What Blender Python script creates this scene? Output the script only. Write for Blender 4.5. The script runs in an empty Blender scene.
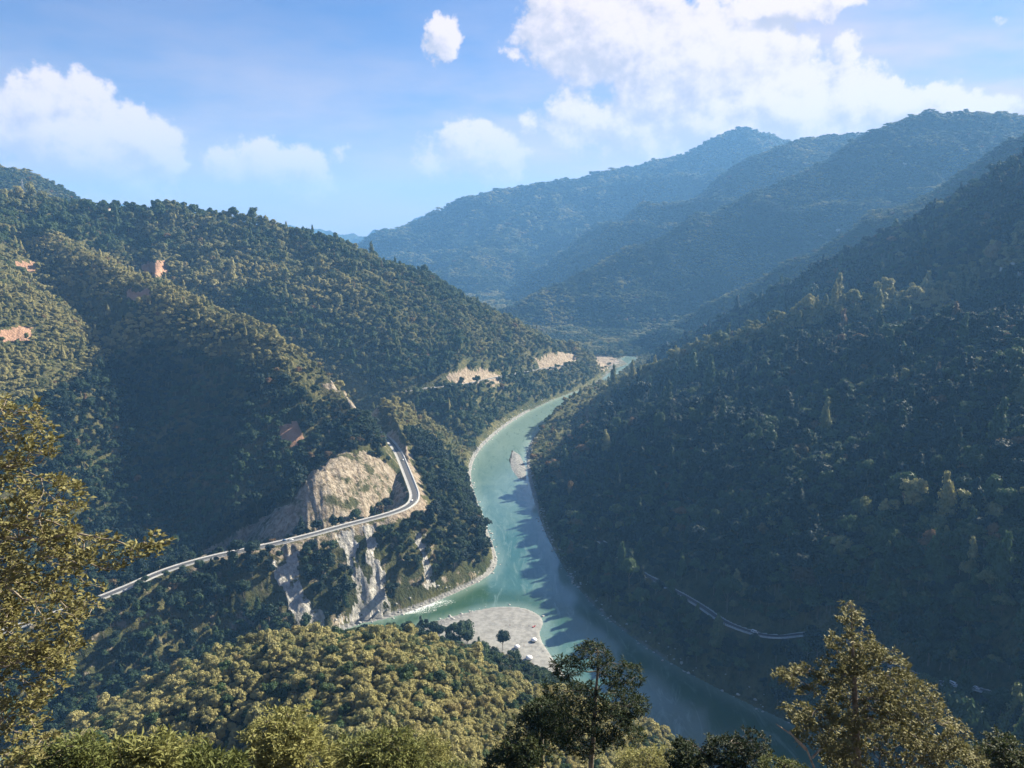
import bpy, math, random
import numpy as np
from mathutils import Vector, Matrix
R = math.radians
random.seed(7)
rng = np.random.default_rng(7)
PREVIEW = False

# ------------------------------------------------------------------ camera, sky, sun, exposure
CAMZ, PITCH, FPX = 400.0, R(10.7), 788.0
SUN_AZ, SUN_EL = R(55), R(30)          # azimuth measured from +Y (view direction) towards +X
scene = bpy.context.scene
col = scene.collection
cam_d = bpy.data.cameras.new('camera'); cam = bpy.data.objects.new('camera', cam_d); col.objects.link(cam)
cam.location = (0, 0, CAMZ); cam.rotation_euler = (math.pi/2 - PITCH, 0, 0)
cam_d.sensor_width = 36; cam_d.lens = 36*FPX/1024; cam_d.clip_start = 0.3; cam_d.clip_end = 80000
scene.camera = cam
world = bpy.data.worlds.new('World'); scene.world = world; world.use_nodes = True
sun_d = bpy.data.lights.new('sun', 'SUN'); sun = bpy.data.objects.new('sun', sun_d); col.objects.link(sun)
sun_d.energy = 5.0; sun_d.angle = R(0.55); sun_d.color = (1.0, 0.90, 0.70)
SUNV = Vector((math.sin(SUN_AZ)*math.cos(SUN_EL), math.cos(SUN_AZ)*math.cos(SUN_EL), math.sin(SUN_EL)))
sun.rotation_euler = SUNV.to_track_quat('Z', 'Y').to_euler()
scene.view_settings.view_transform = 'Standard'; scene.view_settings.look = 'None'
scene.view_settings.exposure = 1.68; scene.view_settings.gamma = 1.0
scene.view_settings.use_curve_mapping = False
SKY_STRENGTH = 0.05
cy = scene.cycles
cy.max_bounces = 3; cy.diffuse_bounces = 2; cy.glossy_bounces = 2; cy.transmission_bounces = 2; cy.volume_bounces = 1
cy.transparent_max_bounces = 4; cy.use_denoising = True; cy.caustics_reflective = False; cy.caustics_refractive = False
try: cy.denoiser = 'OPENIMAGEDENOISE'
except Exception: pass

# ------------------------------------------------------------------ node helpers
class NT:
    def __init__(s, tree): s.t = tree; s.n = tree.nodes; s.l = tree.links
    def new(s, kind, **kw):
        n = s.n.new(kind)
        for k, v in kw.items(): setattr(n, k, v)
        return n
    def put(s, sock, v):
        if hasattr(v, 'is_output') or isinstance(v, bpy.types.NodeSocket): s.l.new(v, sock)
        elif isinstance(v, (tuple, list)) and sock.type == 'RGBA' and len(v) == 3: sock.default_value = (*v, 1)
        else: sock.default_value = v
    def math(s, op, a, b=0.0, c=0.0, clamp=False):
        n = s.new('ShaderNodeMath', operation=op, use_clamp=clamp)
        for i, v in enumerate((a, b, c)): s.put(n.inputs[i], v)
        return n.outputs[0]
    def vmath(s, op, a, b=(0, 0, 0), scale=None):
        n = s.new('ShaderNodeVectorMath', operation=op)
        s.put(n.inputs[0], a); s.put(n.inputs[1], b)
        if scale is not None: s.put(n.inputs[3], scale)
        return n.outputs['Value' if op in ('DOT_PRODUCT', 'LENGTH', 'DISTANCE') else 'Vector']
    def noise(s, vec, scale, detail=4, rough=0.5, dim='3D', dist=0.0):
        n = s.new('ShaderNodeTexNoise', noise_dimensions=dim)
        s.put(n.inputs['Vector'], vec); n.inputs['Scale'].default_value = scale
        n.inputs['Detail'].default_value = detail; n.inputs['Roughness'].default_value = rough
        n.inputs['Distortion'].default_value = dist
        return n.outputs['Fac']
    def mapr(s, v, a, b, c=0.0, d=1.0, smooth=True):
        n = s.new('ShaderNodeMapRange', interpolation_type='SMOOTHSTEP' if smooth else 'LINEAR')
        for i, x in enumerate((v, a, b, c, d)): s.put(n.inputs[i], x)
        return n.outputs[0]
    def mix(s, f, a, b):
        n = s.new('ShaderNodeMix', data_type='RGBA')
        s.put(n.inputs['Factor'], f); s.put(n.inputs[6], a); s.put(n.inputs[7], b)
        return n.outputs[2]
    def attr(s, name, typ='GEOMETRY', out='Fac'):
        n = s.new('ShaderNodeAttribute', attribute_name=name, attribute_type=typ)
        return n.outputs[out]

def new_mat(name):
    m = bpy.data.materials.new(name); m.use_nodes = True; m.node_tree.nodes.clear()
    return m, NT(m.node_tree)
def finish(nt, color, rough=0.9, spec=0.2, bump=None, bstr=0.5, bdist=1.0, metallic=0.0, transl=0.0):
    b = nt.new('ShaderNodeBsdfPrincipled'); o = nt.new('ShaderNodeOutputMaterial')
    nt.put(b.inputs['Base Color'], color); nt.put(b.inputs['Roughness'], rough)
    nt.put(b.inputs['Specular IOR Level'], spec); nt.put(b.inputs['Metallic'], metallic)
    if bump is not None:
        bn = nt.new('ShaderNodeBump'); bn.inputs['Strength'].default_value = bstr; bn.inputs['Distance'].default_value = bdist
        nt.put(bn.inputs['Height'], bump); nt.l.new(bn.outputs[0], b.inputs['Normal'])
    if transl > 0:
        t = nt.new('ShaderNodeBsdfTranslucent'); nt.put(t.inputs['Color'], color)
        mx = nt.new('ShaderNodeMixShader'); mx.inputs[0].default_value = transl
        nt.l.new(b.outputs[0], mx.inputs[1]); nt.l.new(t.outputs[0], mx.inputs[2]); nt.l.new(mx.outputs[0], o.inputs['Surface'])
    else:
        nt.l.new(b.outputs[0], o.inputs['Surface'])
    return b

# ------------------------------------------------------------------ sky with clouds (by direction, at infinity)
def sky_dir(px, py):
    v = (384-py)/FPX; u = (px-512)/FPX
    d = np.array([u, math.cos(PITCH)+v*math.sin(PITCH), -math.sin(PITCH)+v*math.cos(PITCH)])
    return math.atan2(d[0], d[1]), math.atan2(d[2], math.hypot(d[0], d[1]))   # azimuth, elevation
def build_sky():
    nt = NT(world.node_tree); nt.n.clear()
    out = nt.new('ShaderNodeOutputWorld'); bg = nt.new('ShaderNodeBackground')
    sky = nt.new('ShaderNodeTexSky', sky_type='NISHITA', sun_disc=False)
    sky.sun_elevation = SUN_EL; sky.sun_rotation = SUN_AZ
    sky.altitude = 900; sky.air_density = 1.15; sky.dust_density = 0.6; sky.ozone_density = 2.5
    tc = nt.new('ShaderNodeTexCoord'); d = tc.outputs['Generated']
    sep = nt.new('ShaderNodeSeparateXYZ'); nt.l.new(d, sep.inputs[0])
    az = nt.math('ARCTAN2', sep.outputs[0], sep.outputs[1])
    el = nt.math('ARCSINE', sep.outputs[2])
    cmb = nt.new('ShaderNodeCombineXYZ'); nt.l.new(az, cmb.inputs[0]); nt.l.new(el, cmb.inputs[1]); P = cmb.outputs[0]
    # cumulus heaps: (px, py, half width, half height, weight)
    heaps = [(85, 145, 88, 50, 1.1), (60, 190, 110, 40, .8), (262, 162, 70, 38, .78), (448, 32, 21, 26, .74), (514, 60, 24, 11, .6),
             (482, 155, 70, 42, .85), (600, 20, 85, 62, .95), (700, 75, 100, 68, 1.12), (800, 108, 85, 50, 1.1), (740, 120, 210, 52, .95), (620, 110, 120, 55, .6),
             (900, 105, 50, 32, .95), (960, 115, 60, 28, .85), (840, 45, 32, 22, .62), (1002, 18, 16, 10, .45), (790, 5, 80, 16, .85), (560, 120, 60, 40, .6)]
    def density(vec, detail):
        w = nt.new('ShaderNodeTexNoise'); nt.put(w.inputs['Vector'], vec); w.inputs['Scale'].default_value = 12; w.inputs['Detail'].default_value = 7
        w.inputs['Roughness'].default_value = .62
        wv = nt.vmath('SCALE', nt.vmath('SUBTRACT', w.outputs['Color'], (.5, .5, .5)), scale=0.085)
        q = nt.vmath('ADD', vec, wv)
        sp = nt.new('ShaderNodeSeparateXYZ'); nt.l.new(q, sp.inputs[0])
        tot = None
        for px, py, hw, hh, wt in heaps:
            a, e = sky_dir(px, py)
            dx = nt.math('MULTIPLY', nt.math('SUBTRACT', sp.outputs[0], a), FPX/hw)
            dy = nt.math('MULTIPLY', nt.math('SUBTRACT', sp.outputs[1], e), FPX/hh)
            r2 = nt.math('MULTIPLY_ADD', dx, dx, nt.math('MULTIPLY', dy, dy))
            g = nt.math('MULTIPLY', nt.math('POWER', 2.718, nt.math('MULTIPLY', r2, -0.9)), wt)
            tot = g if tot is None else nt.math('MAXIMUM', tot, g)
        n1 = nt.noise(vec, 21, detail, .64)
        n2 = nt.noise(nt.vmath('ADD', vec, (3.1, 1.7, 0)), 5, 3, .5)
        k = nt.math('ADD', nt.math('MULTIPLY', nt.math('SUBTRACT', n1, .5), .95), nt.math('MULTIPLY', nt.math('SUBTRACT', n2, .5), .5))
        return nt.math('ADD', tot, k)
    D = density(P, 9)
    Ds = density(nt.vmath('ADD', P, (0.010, 0.014, 0)), 9)            # towards the sun
    cover = nt.mapr(D, 0.40, 0.57)
    lit = nt.mapr(nt.math('SUBTRACT', D, Ds), -0.26, 0.20)
    ccol = nt.mix(lit, (4.2, 3.95, 4.3), (7.4, 6.3, 5.9))
    # thin high veil, thicker to the right and towards the horizon
    veil = nt.noise(nt.vmath('MULTIPLY', P, (2.0, 6.5, 1)), 2.2, 6, .55)
    vr = nt.mapr(az, -0.25, 0.55, 0.05, 0.62)
    vh = nt.mapr(el, 0.34, 0.02, 0.0, 1.0)
    v = nt.math('MULTIPLY', nt.mapr(veil, .25, .75, .35, 1.0), nt.math('ADD', vr, vh), clamp=True)
    skyc = nt.mix(1.0, sky.outputs[0], sky.outputs[0]); tn = nt.new('ShaderNodeVectorMath', operation='MULTIPLY'); nt.l.new(sky.outputs[0], tn.inputs[0]); tn.inputs[1].default_value = (.12, .42, .78)
    base = nt.mix(v, tn.outputs[0], (5.3, 4.5, 4.7))
    allc = nt.mix(nt.math('MULTIPLY', cover, 0.93), base, ccol)
    low = nt.mapr(el, 0.16, 0.02, 0.0, 0.58)
    allc = nt.mix(low, allc, (5.7, 4.7, 4.7))
    nt.l.new(allc, bg.inputs[0]); bg.inputs[1].default_value = SKY_STRENGTH
    nt.l.new(bg.outputs[0], out.inputs[0])
    world.cycles.sampling_method = 'MANUAL'; world.cycles.sample_map_resolution = 512
build_sky()

# ------------------------------------------------------------------ maths of the land
def ray(px, py):
    u = (px-512)/FPX; v = (384-py)/FPX
    return np.array([u, math.cos(PITCH)+v*math.sin(PITCH), -math.sin(PITCH)+v*math.cos(PITCH)])
def PY(px, py, Y):                 # point of the valley seen at px,py and Y metres ahead
    d = ray(px, py); return np.array([0, 0, CAMZ]) + d*(Y/d[1])
def PZ(px, py, z):                 # ... and z metres above the river
    d = ray(px, py); return np.array([0, 0, CAMZ]) + d*((z-CAMZ)/d[2])
def project(X, Y, Z):
    dz = Z-CAMZ; c, s = math.cos(PITCH), math.sin(PITCH)
    dep = Y*c - dz*s; up = Y*s + dz*c
    dep = np.where(dep > 0.1, dep, 0.1)
    return 512+FPX*X/dep, 384-FPX*up/dep, dep
_perm = rng.permutation(512).astype(np.int32); _perm = np.concatenate([_perm, _perm])
_ga = rng.random(512)*2*np.pi; _gx = np.cos(_ga).astype(np.float32); _gy = np.sin(_ga).astype(np.float32)
def perlin(x, y):
    xi = np.floor(x).astype(np.int32); yi = np.floor(y).astype(np.int32)
    xf = (x-xi).astype(np.float32); yf = (y-yi).astype(np.float32)
    def g(a, b):
        h = _perm[(_perm[(xi+a) & 511] + ((yi+b) & 511)) & 511]
        return _gx[h]*(xf-a) + _gy[h]*(yf-b)
    u = xf*xf*xf*(xf*(xf*6-15)+10); v = yf*yf*yf*(yf*(yf*6-15)+10)
    n0 = g(0, 0)*(1-u)+g(1, 0)*u; n1 = g(0, 1)*(1-u)+g(1, 1)*u
    return (n0*(1-v)+n1*v)*1.5
def fbm(x, y, s, o=4, gain=.5, ridged=False):
    t = np.zeros(np.shape(x), np.float32); a = 1.0; f = 1.0/s; tot = 0
    for i in range(o):
        n = perlin(x*f+17.3*i, y*f-9.1*i)
        t += a*((1-2*np.abs(n)) if ridged else n); tot += a; a *= gain; f *= 2.03
    return t/tot
def sstep(a, b, x):
    t = np.clip((x-a)/(b-a), 0, 1); return t*t*(3-2*t)
def seg_dist(x, y, A, B):
    ax, ay = A[0], A[1]; dx, dy = B[0]-ax, B[1]-ay; L2 = dx*dx+dy*dy+1e-9
    t = np.clip(((x-ax)*dx+(y-ay)*dy)/L2, 0, 1)
    return np.hypot(x-(ax+t*dx), y-(ay+t*dy)), t
def in_poly(x, y, poly):
    c = np.zeros(np.shape(x), bool); n = len(poly)
    for i in range(n):
        x0, y0 = poly[i]; x1, y1 = poly[(i+1) % n]
        if y0 == y1: continue
        hit = ((y0 > y) != (y1 > y)) & (x < (x1-x0)*(y-y0)/(y1-y0)+x0)
        c ^= hit
    return c
def smooth_line(pts, n=1):
    p = np.array(pts, float)
    for _ in range(n):
        q = [p[0]]
        for a, b in zip(p[:-1], p[1:]): q += [a*.75+b*.25, a*.25+b*.75]
        q.append(p[-1]); p = np.array(q)
    return p

V = np.array
# ridge crests: (points, side slope, rounding radius, rib amplitude)
RIDGES = [
 # viewpoint slope and the sunny spur below it
 dict(p=[V([-5, -60, 412]), V([0, -1, 398]), V([-1, 2, 396]), V([-2, 6, 389.5]), V([-4, 12, 383]), V([-8, 60, 341]), V([-28, 150, 268])], k=.95, r=1.2, rib=0, f=90),
 dict(p=[V([-60, -60, 400]), V([-30, -30, 385])], k=1.0, r=2, rib=0, f=90),
 dict(p=[V([-28, 150, 258]), V([-48, 250, 214]), V([-62, 330, 193]), V([-76, 395, 176]), V([-80, 440, 150]), V([-66, 530, 86]), V([-45, 600, 30])], k=.78, r=13, rib=.10, f=90),
 dict(p=[V([-40, 210, 222]), V([15, 300, 160]), V([62, 380, 90]), V([88, 450, 35])], k=.66, r=14, rib=.08, f=80),
 dict(p=[V([-62, 330, 193]), PY(300, 658, 385), PY(230, 694, 362), PY(150, 745, 346), PY(70, 790, 330), PY(-60, 840, 320)], k=.62, r=13, rib=.08, f=80),
 # spur carrying the mountain road, with its nose at the confluence
 dict(p=[PZ(470, 462, 6), PZ(448, 438, 48), PZ(420, 418, 88), PZ(392, 408, 122), PY(340, 383, 1150), PY(280, 347, 1160), PY(200, 303, 1240), PY(120, 268, 1400), PY(40, 225, 1620)], k=.92, r=9, rib=.22, f=120),
 dict(p=[PZ(420, 418, 88), PZ(428, 462, 80), PZ(447, 505, 58), PZ(474, 545, 22), PZ(490, 560, 6)], k=.75, r=8, rib=.12, f=60),
 dict(p=[PZ(392, 408, 118), PY(368, 430, 1060), PY(345, 452, 985), PY(318, 478, 905)], k=.95, r=8, rib=.2, f=70, spur=1),
 # left shoulder that catches the sun
 dict(p=[PY(0, 197, 1750), V([-1020, 1400, 425]), V([-930, 1130, 372]), V([-840, 930, 262]), V([-700, 760, 130])], k=.64, r=25, rib=.25, f=150),
 dict(p=[V([-1020, 1400, 425]), V([-800, 1230, 318]), V([-700, 1130, 235])], k=.6, r=14, rib=.2, f=120),
 # long wooded ridge behind
 dict(p=[PY(-120, 190, 1750), PY(0, 197, 1750), PY(60, 203, 1800), PY(120, 209, 1850), PY(180, 206, 1900), PY(260, 221, 1900), PY(330, 239, 1900), PY(400, 265, 1950), PY(450, 293, 2000), PY(510, 323, 2100),
         PY(560, 344, 2230), PY(590, 360, 2340), PZ(603, 368, 6)], k=.6, r=20, rib=.30, f=190),
 dict(p=[PY(-60, 140, 2900), PY(0, 168, 2900), PY(30, 186, 2900), PY(80, 212, 2900), PY(250, 235, 3000)], k=.5, r=30, rib=.2, f=250),
 # right bank
 dict(p=[PZ(540, 436, 3), PZ(572, 424, 6), PY(606, 400, 1690), PY(642, 375, 1670), PY(700, 349, 1600), PY(760, 327, 1500), PY(830, 307, 1440), PY(940, 288, 1390), PY(1024, 262, 1390), PY(1180, 170, 1400)], k=.72, r=9, rib=.22, f=150),
 dict(p=[PY(1300, 60, 2000), PY(1024, 160, 1800), PY(960, 197, 1850), PY(900, 228, 1900), PY(820, 268, 2000), PY(760, 302, 2100), PY(700, 332, 2230), PY(660, 356, 2330), PZ(640, 366, 5)], k=.95, r=8, rib=.25, f=170),
 dict(p=[PY(1024, 160, 1800), V([1090, 1400, 540]), V([990, 1000, 470]), V([880, 600, 430]), V([700, 250, 400]), V([600, 0, 380])], k=.86, r=25, rib=.24, f=150),
 dict(p=[V([200, 1350, 84]), V([235, 1270, 108]), V([305, 1060, 142]), V([355, 860, 152]), V([405, 700, 152]), V([450, 560, 152]), V([430, 400, 130])], k=.62, r=20, rib=.16, f=110),
 dict(p=[V([545, 1230, 235]), V([620, 1050, 275]), V([650, 850, 290]), V([680, 700, 298]), V([690, 500, 298]), V([660, 280, 285])], k=.55, r=24, rib=.14, f=130),
 dict(p=[V([1040, 1150, 490]), V([760, 1020, 280]), V([560, 960, 160]), V([400, 920, 80])], k=.5, r=22, rib=.15, f=110),
 dict(p=[V([930, 800, 440]), V([680, 760, 285]), V([470, 730, 150]), V([300, 720, 50])], k=.5, r=22, rib=.15, f=110),
 dict(p=[V([860, 560, 420]), V([600, 480, 240]), V([400, 430, 110])], k=.5, r=22, rib=.15, f=110),
 dict(p=[PY(1300, -20, 2800), PY(1024, 138, 2750), PY(980, 168, 2750), PY(940, 196, 2700), PY(880, 217, 2700), PY(800, 257, 2750), PY(740, 290, 2800), PY(700, 311, 2800), PY(660, 334, 2800), PY(625, 352, 2780)], k=.68, r=20, rib=.3, f=240),
 dict(p=[PY(1200, 125, 4400), PY(1100, 112, 4300), PY(1024, 117, 4200), PY(960, 113, 4200), PY(920, 115, 4200), PY(880, 130, 4100), PY(820, 165, 4000), PY(760, 192, 3900), PY(700, 217, 3800), PY(640, 246, 3700), PY(560, 283, 3500), PY(515, 308, 3300)], k=.58, r=25, rib=.36, f=330),
 dict(p=[PY(1000, 120, 5600), PY(865, 135, 5400), PY(830, 134, 5300), PY(790, 143, 5200), PY(750, 166, 5100), PY(700, 197, 5000), PY(660, 226, 4900), PY(610, 262, 4700)], k=.5, r=30, rib=.34, f=400),
 dict(p=[PY(360, 250, 6900), PY(395, 231, 7000), PY(440, 211, 7000), PY(490, 193, 7000), PY(560, 180, 7000), PY(600, 173, 7100), PY(640, 168, 7200), PY(680, 156, 7300), PY(715, 142, 7300), PY(740, 130, 7300), PY(765, 135, 7300), PY(800, 148, 7300), PY(900, 150, 7500)], k=.45, r=50, rib=.4, f=560),
 dict(p=[PY(560, 180, 7000), PY(500, 235, 6000), PY(470, 262, 5400)], k=.45, r=40, rib=.3, f=400),
 dict(p=[PY(715, 142, 7300), PY(610, 215, 6200), PY(560, 255, 5500)], k=.45, r=40, rib=.3, f=400),
 dict(p=[PY(100, 213, 11500), PY(130, 205, 11500), PY(180, 216, 11500), PY(250, 222, 11500), PY(330, 230, 11500), PY(350, 233, 11500), PY(372, 240, 11500), PY(400, 228, 11500), PY(440, 215, 11500), PY(560, 190, 11500), PY(640, 164, 11300), PY(670, 160, 11300), PY(760, 190, 11300)], k=.35, r=60, rib=.4, f=1200),
]
for a in ([PY(930, 115, 4200), PY(860, 190, 3900), PY(790, 262, 3550), PY(700, 322, 3200)], [PY(820, 165, 4000), PY(760, 232, 3700), PY(690, 290, 3400), PY(630, 330, 3150)], [PY(700, 217, 3800), PY(650, 268, 3550), PY(590, 318, 3250)],
          [PY(1000, 118, 4200), PY(960, 170, 3800), PY(900, 220, 3450)]):
    RIDGES.append(dict(p=a, k=.62, r=8, rib=.3, f=200, spur=1))
# river banks, on the water plane
LB = [(626, 356), (617, 360), (611, 367), (602, 378), (588, 387), (568, 394), (545, 403), (520, 416), (500, 430), (482, 446), (472, 462), (470, 480), (476, 498), (483, 518), (490, 538), (497, 556), (496, 568),
      (484, 579), (455, 593), (425, 606), (390, 618), (345, 626)]
RB = [(640, 357), (634, 362), (624, 369), (612, 380), (598, 391), (576, 405), (552, 419), (535, 434), (527, 450), (527, 472), (534, 500), (543, 527), (557, 556), (574, 583), (598, 610), (636, 640), (680, 668), (735, 697), (790, 722), (850, 752), (905, 800)]
BEACH = [(380, 634), (430, 623), (466, 613), (500, 606), (525, 608), (541, 616), (543, 624), (538, 634), (545, 648), (556, 664), (572, 686), (595, 712), (628, 742), (672, 778), (740, 830), (800, 900)]
lb = [PZ(a, b, 0)[:2] for a, b in LB] + [V([-240, 640]), V([-380, 548]), V([-620, 485]), V([-1100, 500])]
be = [V([-1100, 450]), V([-620, 437]), V([-370, 500]), V([-235, 588])] + [PZ(a, b, 0)[:2] for a, b in BEACH]
rb = [PZ(a, b, 0)[:2] for a, b in RB]
RIVER = list(smooth_line(lb, 2)) + list(smooth_line(be, 2)) + list(smooth_line(rb[::-1], 2))
RIVER = [tuple(p) for p in RIVER]
BAR = [tuple(PZ(a, b, 0)[:2]) for a, b in [(512, 450), (520, 455), (526, 468), (526, 480), (519, 479), (512, 470), (509, 460)]]
FARBAR = [tuple(PZ(a, b, 0)[:2]) for a, b in [(607, 356), (618, 357), (628, 364), (614, 369), (604, 377), (596, 385), (597, 377), (603, 368)]]
# roads: centre lines (x, y, z)
ROAD = smooth_line([PZ(-60, 655, 52), PZ(30, 622, 58), PZ(90, 602, 64), PZ(130, 586, 67), PZ(165, 570, 70), (PZ(210, 557, 73)), PZ(250, 549, 75), PZ(300, 538, 78), PZ(350, 524, 81), PZ(390, 514, 83), PZ(410, 506, 84),
                    PZ(416, 497, 84), PZ(411, 483, 85), PZ(405, 468, 88), PZ(398, 451, 92), PZ(388, 438, 96), PZ(372, 428, 100), PZ(352, 415, 104)], 3)
def river_sd(x, y):
    d = np.full(np.shape(x), 1e9, np.float32); n = len(RIVER)
    for i in range(n):
        d = np.minimum(d, seg_dist(x, y, RIVER[i], RIVER[(i+1) % n])[0])
    return np.where(in_poly(x, y, RIVER), -d, d)
def poly_sd(x, y, P):
    d = np.full(np.shape(x), 1e9, np.float32)
    for i in range(len(P)): d = np.minimum(d, seg_dist(x, y, P[i], P[(i+1) % len(P)])[0])
    return np.where(in_poly(x, y, P), -d, d)
def road_near(x, y, line):
    d = np.full(np.shape(x), 1e9, np.float32); z = np.zeros(np.shape(x), np.float32)
    for a, b in zip(line[:-1], line[1:]):
        q, t = seg_dist(x, y, a, b); m = q < d
        d = np.where(m, q, d); z = np.where(m, a[2]+t*(b[2]-a[2]), z)
    return d, z
def land_base(x, y):
    x = np.asarray(x, np.float32); y = np.asarray(y, np.float32)
    wx = x + 30*fbm(x, y, 260, 3); wy = y + 30*fbm(x+999, y-777, 260, 3)
    hs = []
    for rd in RIDGES:
        p = rd['p']; best = np.full(x.shape, -1e9, np.float32); along = 0.0
        k, r = rd['k'], rd['r']
        for a, b in zip(p[:-1], p[1:]):
            L = math.hypot(b[0]-a[0], b[1]-a[1])
            d, t = seg_dist(x, y, a, b)
            dw, tw = seg_dist(wx, wy, a, b)
            if rd['rib']:
                s = (along+tw*L)/rd['f']
                ribs = np.abs(perlin(s, 0*s+3.7+dw/900))*1.3 + .5*np.abs(perlin(s*2.7+9, 0*s+1.1+dw/500))
                kk = k*(1+rd['rib']*(ribs*1.6-.25)*sstep(0, 120, d)*1.6)
            else: kk = k
            h = a[2]+t*(b[2]-a[2]) - kk*(np.sqrt(d*d+r*r*4)-r*2)
            best = np.maximum(best, h); along += L
        hs.append(best)
    T = 7.0
    m = hs[0]
    for h in hs[1:]: m = np.maximum(m, h)
    s = sum(np.exp(np.clip((h-m)/T, -30, 0)) for h in hs)
    h = m + T*np.log(s)*.7
    sd = river_sd(x, y)
    dist = np.hypot(x, y)
    away = sstep(10, 120, sd)*sstep(8, 90, dist)
    h = h + away*(9*fbm(x, y, 120, 4, .5) + 15*sstep(60, 300, sd)*sstep(550, 900, dist)*fbm(x, y, 230, 3, ridged=True) - 6*sstep(550, 900, dist) + np.clip(dist/3000, .0, 5)*16*fbm(x, y, 420, 4, ridged=True))
    # valley floor, river banks
    lo = 1.2 + 0.045*np.clip(sd, 0, 500)
    h = np.logaddexp(h/5, lo/5)*5 if True else h
    hi = 0.6 + 1.15*np.maximum(sd-3, 0) + .25*np.maximum(sd, 0)
    h = np.minimum(h, hi)
    h = np.where(sd > 0, np.maximum(h, np.minimum(.25*sd, lo)), np.maximum(-4, .22*sd))
    for Pg, top in ((BAR, 1.2), (FARBAR, 1.4)):
        b = poly_sd(x, y, Pg); h = np.where(b < 14, np.maximum(h, np.minimum(top, -.12*b)), h)
    return h, sd
# nudge the far crests so that noise and tree tops do not lift the skyline
for _ in range(3):
    for rd in RIDGES:
        if rd.get('spur') or rd['p'][0][1] < 1000 and rd['p'][-1][1] < 1300: continue
        P_ = np.array([p[:3] for p in rd['p']], float)
        if 't' not in rd: rd['t'] = P_[:, 2].copy()
        z = land_base(P_[:, 0], P_[:, 1])[0]; e = np.clip(rd['t']-9-z, -60, 25)
        m = (P_[:, 1] > 1300) & (rd['t'] > 60)
        rd['p'] = [V([a, b, c+(.8*d if q else 0)]) for (a, b, c), d, q in zip(P_, e, m)]
def hit(px, py, near=200, far=3400, step=5.0):
    # where the line of sight through px,py first meets the slopes
    px = np.atleast_1d(px).astype(float); py = np.atleast_1d(py).astype(float); out = []
    for a, b in zip(px, py):
        d = ray(a, b); Y = np.arange(near, far, step); P_ = np.outer(Y/d[1], d)
        g = np.maximum(land_base(P_[:, 0], P_[:, 1])[0], 0); m = (P_[:, 2]+CAMZ) < g
        i = int(np.argmax(m)) if m.any() else len(Y)-1
        out.append([P_[i, 0], P_[i, 1], g[i]])
    return np.array(out)
def smooth_z(l):
    z = l[:, 2].copy()
    for _ in range(40): z[1:-1] = (z[:-2]+2*z[1:-1]+z[2:])/4
    return np.column_stack([l[:, 0], l[:, 1], z])
_q = hit([405, 430, 462, 490, 512, 535, 560, 582], [392, 387, 385, 380, 375, 371, 367, 363], 1250)
ROAD2 = smooth_z(smooth_line(_q, 3))
_q = hit([600, 635, 662, 700, 722, 745, 775, 805, 835, 880, 935, 975, 1060], [545, 572, 588, 608, 625, 636, 640, 638, 642, 665, 688, 700, 715], 420)
ROAD3 = smooth_z(smooth_line(_q, 3))
def land(x, y, full=False):
    x = np.asarray(x, np.float32); y = np.asarray(y, np.float32)
    h, sd = land_base(x, y)
    cut = np.zeros(x.shape, np.float32)
    for ln, w, ku, kd in ((ROAD, 7.5, 1.25, .95), (ROAD2, 8, 1.3, 1.1), (ROAD3, 5, 1.1, 1.0)):
        d, z = road_near(x, y, ln)
        e = np.maximum(d-w, 0)
        rough = 1+.25*fbm(x, y, 25, 3)
        up = z + ku*e*rough; dn = z - kd*e*rough
        h1 = np.minimum(np.maximum(h, dn), up)
        near = d < 130
        lim = (60, 120) if ln is ROAD else (14, 34)
        h1 = h + (h1-h)*(1-sstep(*lim, d))
        if ln is not ROAD3: cut = np.where(near, np.maximum(cut, np.clip(np.abs(h-h1)/6, 0, 1)), cut)
        h = np.where(near & (sd > 4), h1, h)
    h = np.where(sd > 0, np.minimum(h, 1.0+1.6*sd), h)
    if full: return h, sd, cut
    return h

# ------------------------------------------------------------------ tagging and mesh helpers
def tag(o, label=None, cat=None, group=None, kind=None):
    if label: o['label'] = label
    if cat: o['category'] = cat
    if group: o['group'] = group
    if kind: o['kind'] = kind
    return o
def mesh_np(name, verts, quads=None, tris=None, mat=None, smooth=False, parent=None, attrs=None, link=True):
    me = bpy.data.meshes.new(name)
    verts = np.asarray(verts, np.float32).reshape(-1, 3)
    loops = []; starts = []; pos = 0
    if quads is not None and len(quads):
        q = np.asarray(quads, np.int32).reshape(-1, 4); loops.append(q.ravel()); starts.append(np.arange(len(q), dtype=np.int32)*4); pos = q.size
    if tris is not None and len(tris):
        t = np.asarray(tris, np.int32).reshape(-1, 3); loops.append(t.ravel()); starts.append(np.arange(len(t), dtype=np.int32)*3+pos)
    me.vertices.add(len(verts)); me.vertices.foreach_set('co', verts.ravel())
    if loops:
        L = np.concatenate(loops); S = np.concatenate(starts)
        me.loops.add(len(L)); me.loops.foreach_set('vertex_index', L)
        me.polygons.add(len(S)); me.polygons.foreach_set('loop_start', S)
        me.update(calc_edges=True)
        if smooth: me.polygons.foreach_set('use_smooth', np.ones(len(S), bool))
    for k, v in (attrs or {}).items():
        v = np.asarray(v, np.float32)
        a = me.attributes.new(k, 'FLOAT', 'POINT'); a.data.foreach_set('value', v.ravel())
    if mat:
        for m in (mat if isinstance(mat, list) else [mat]): me.materials.append(m)
    me.validate()
    o = bpy.data.objects.new(name, me)
    if link: col.objects.link(o)
    if parent: o.parent = parent
    return o

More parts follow.
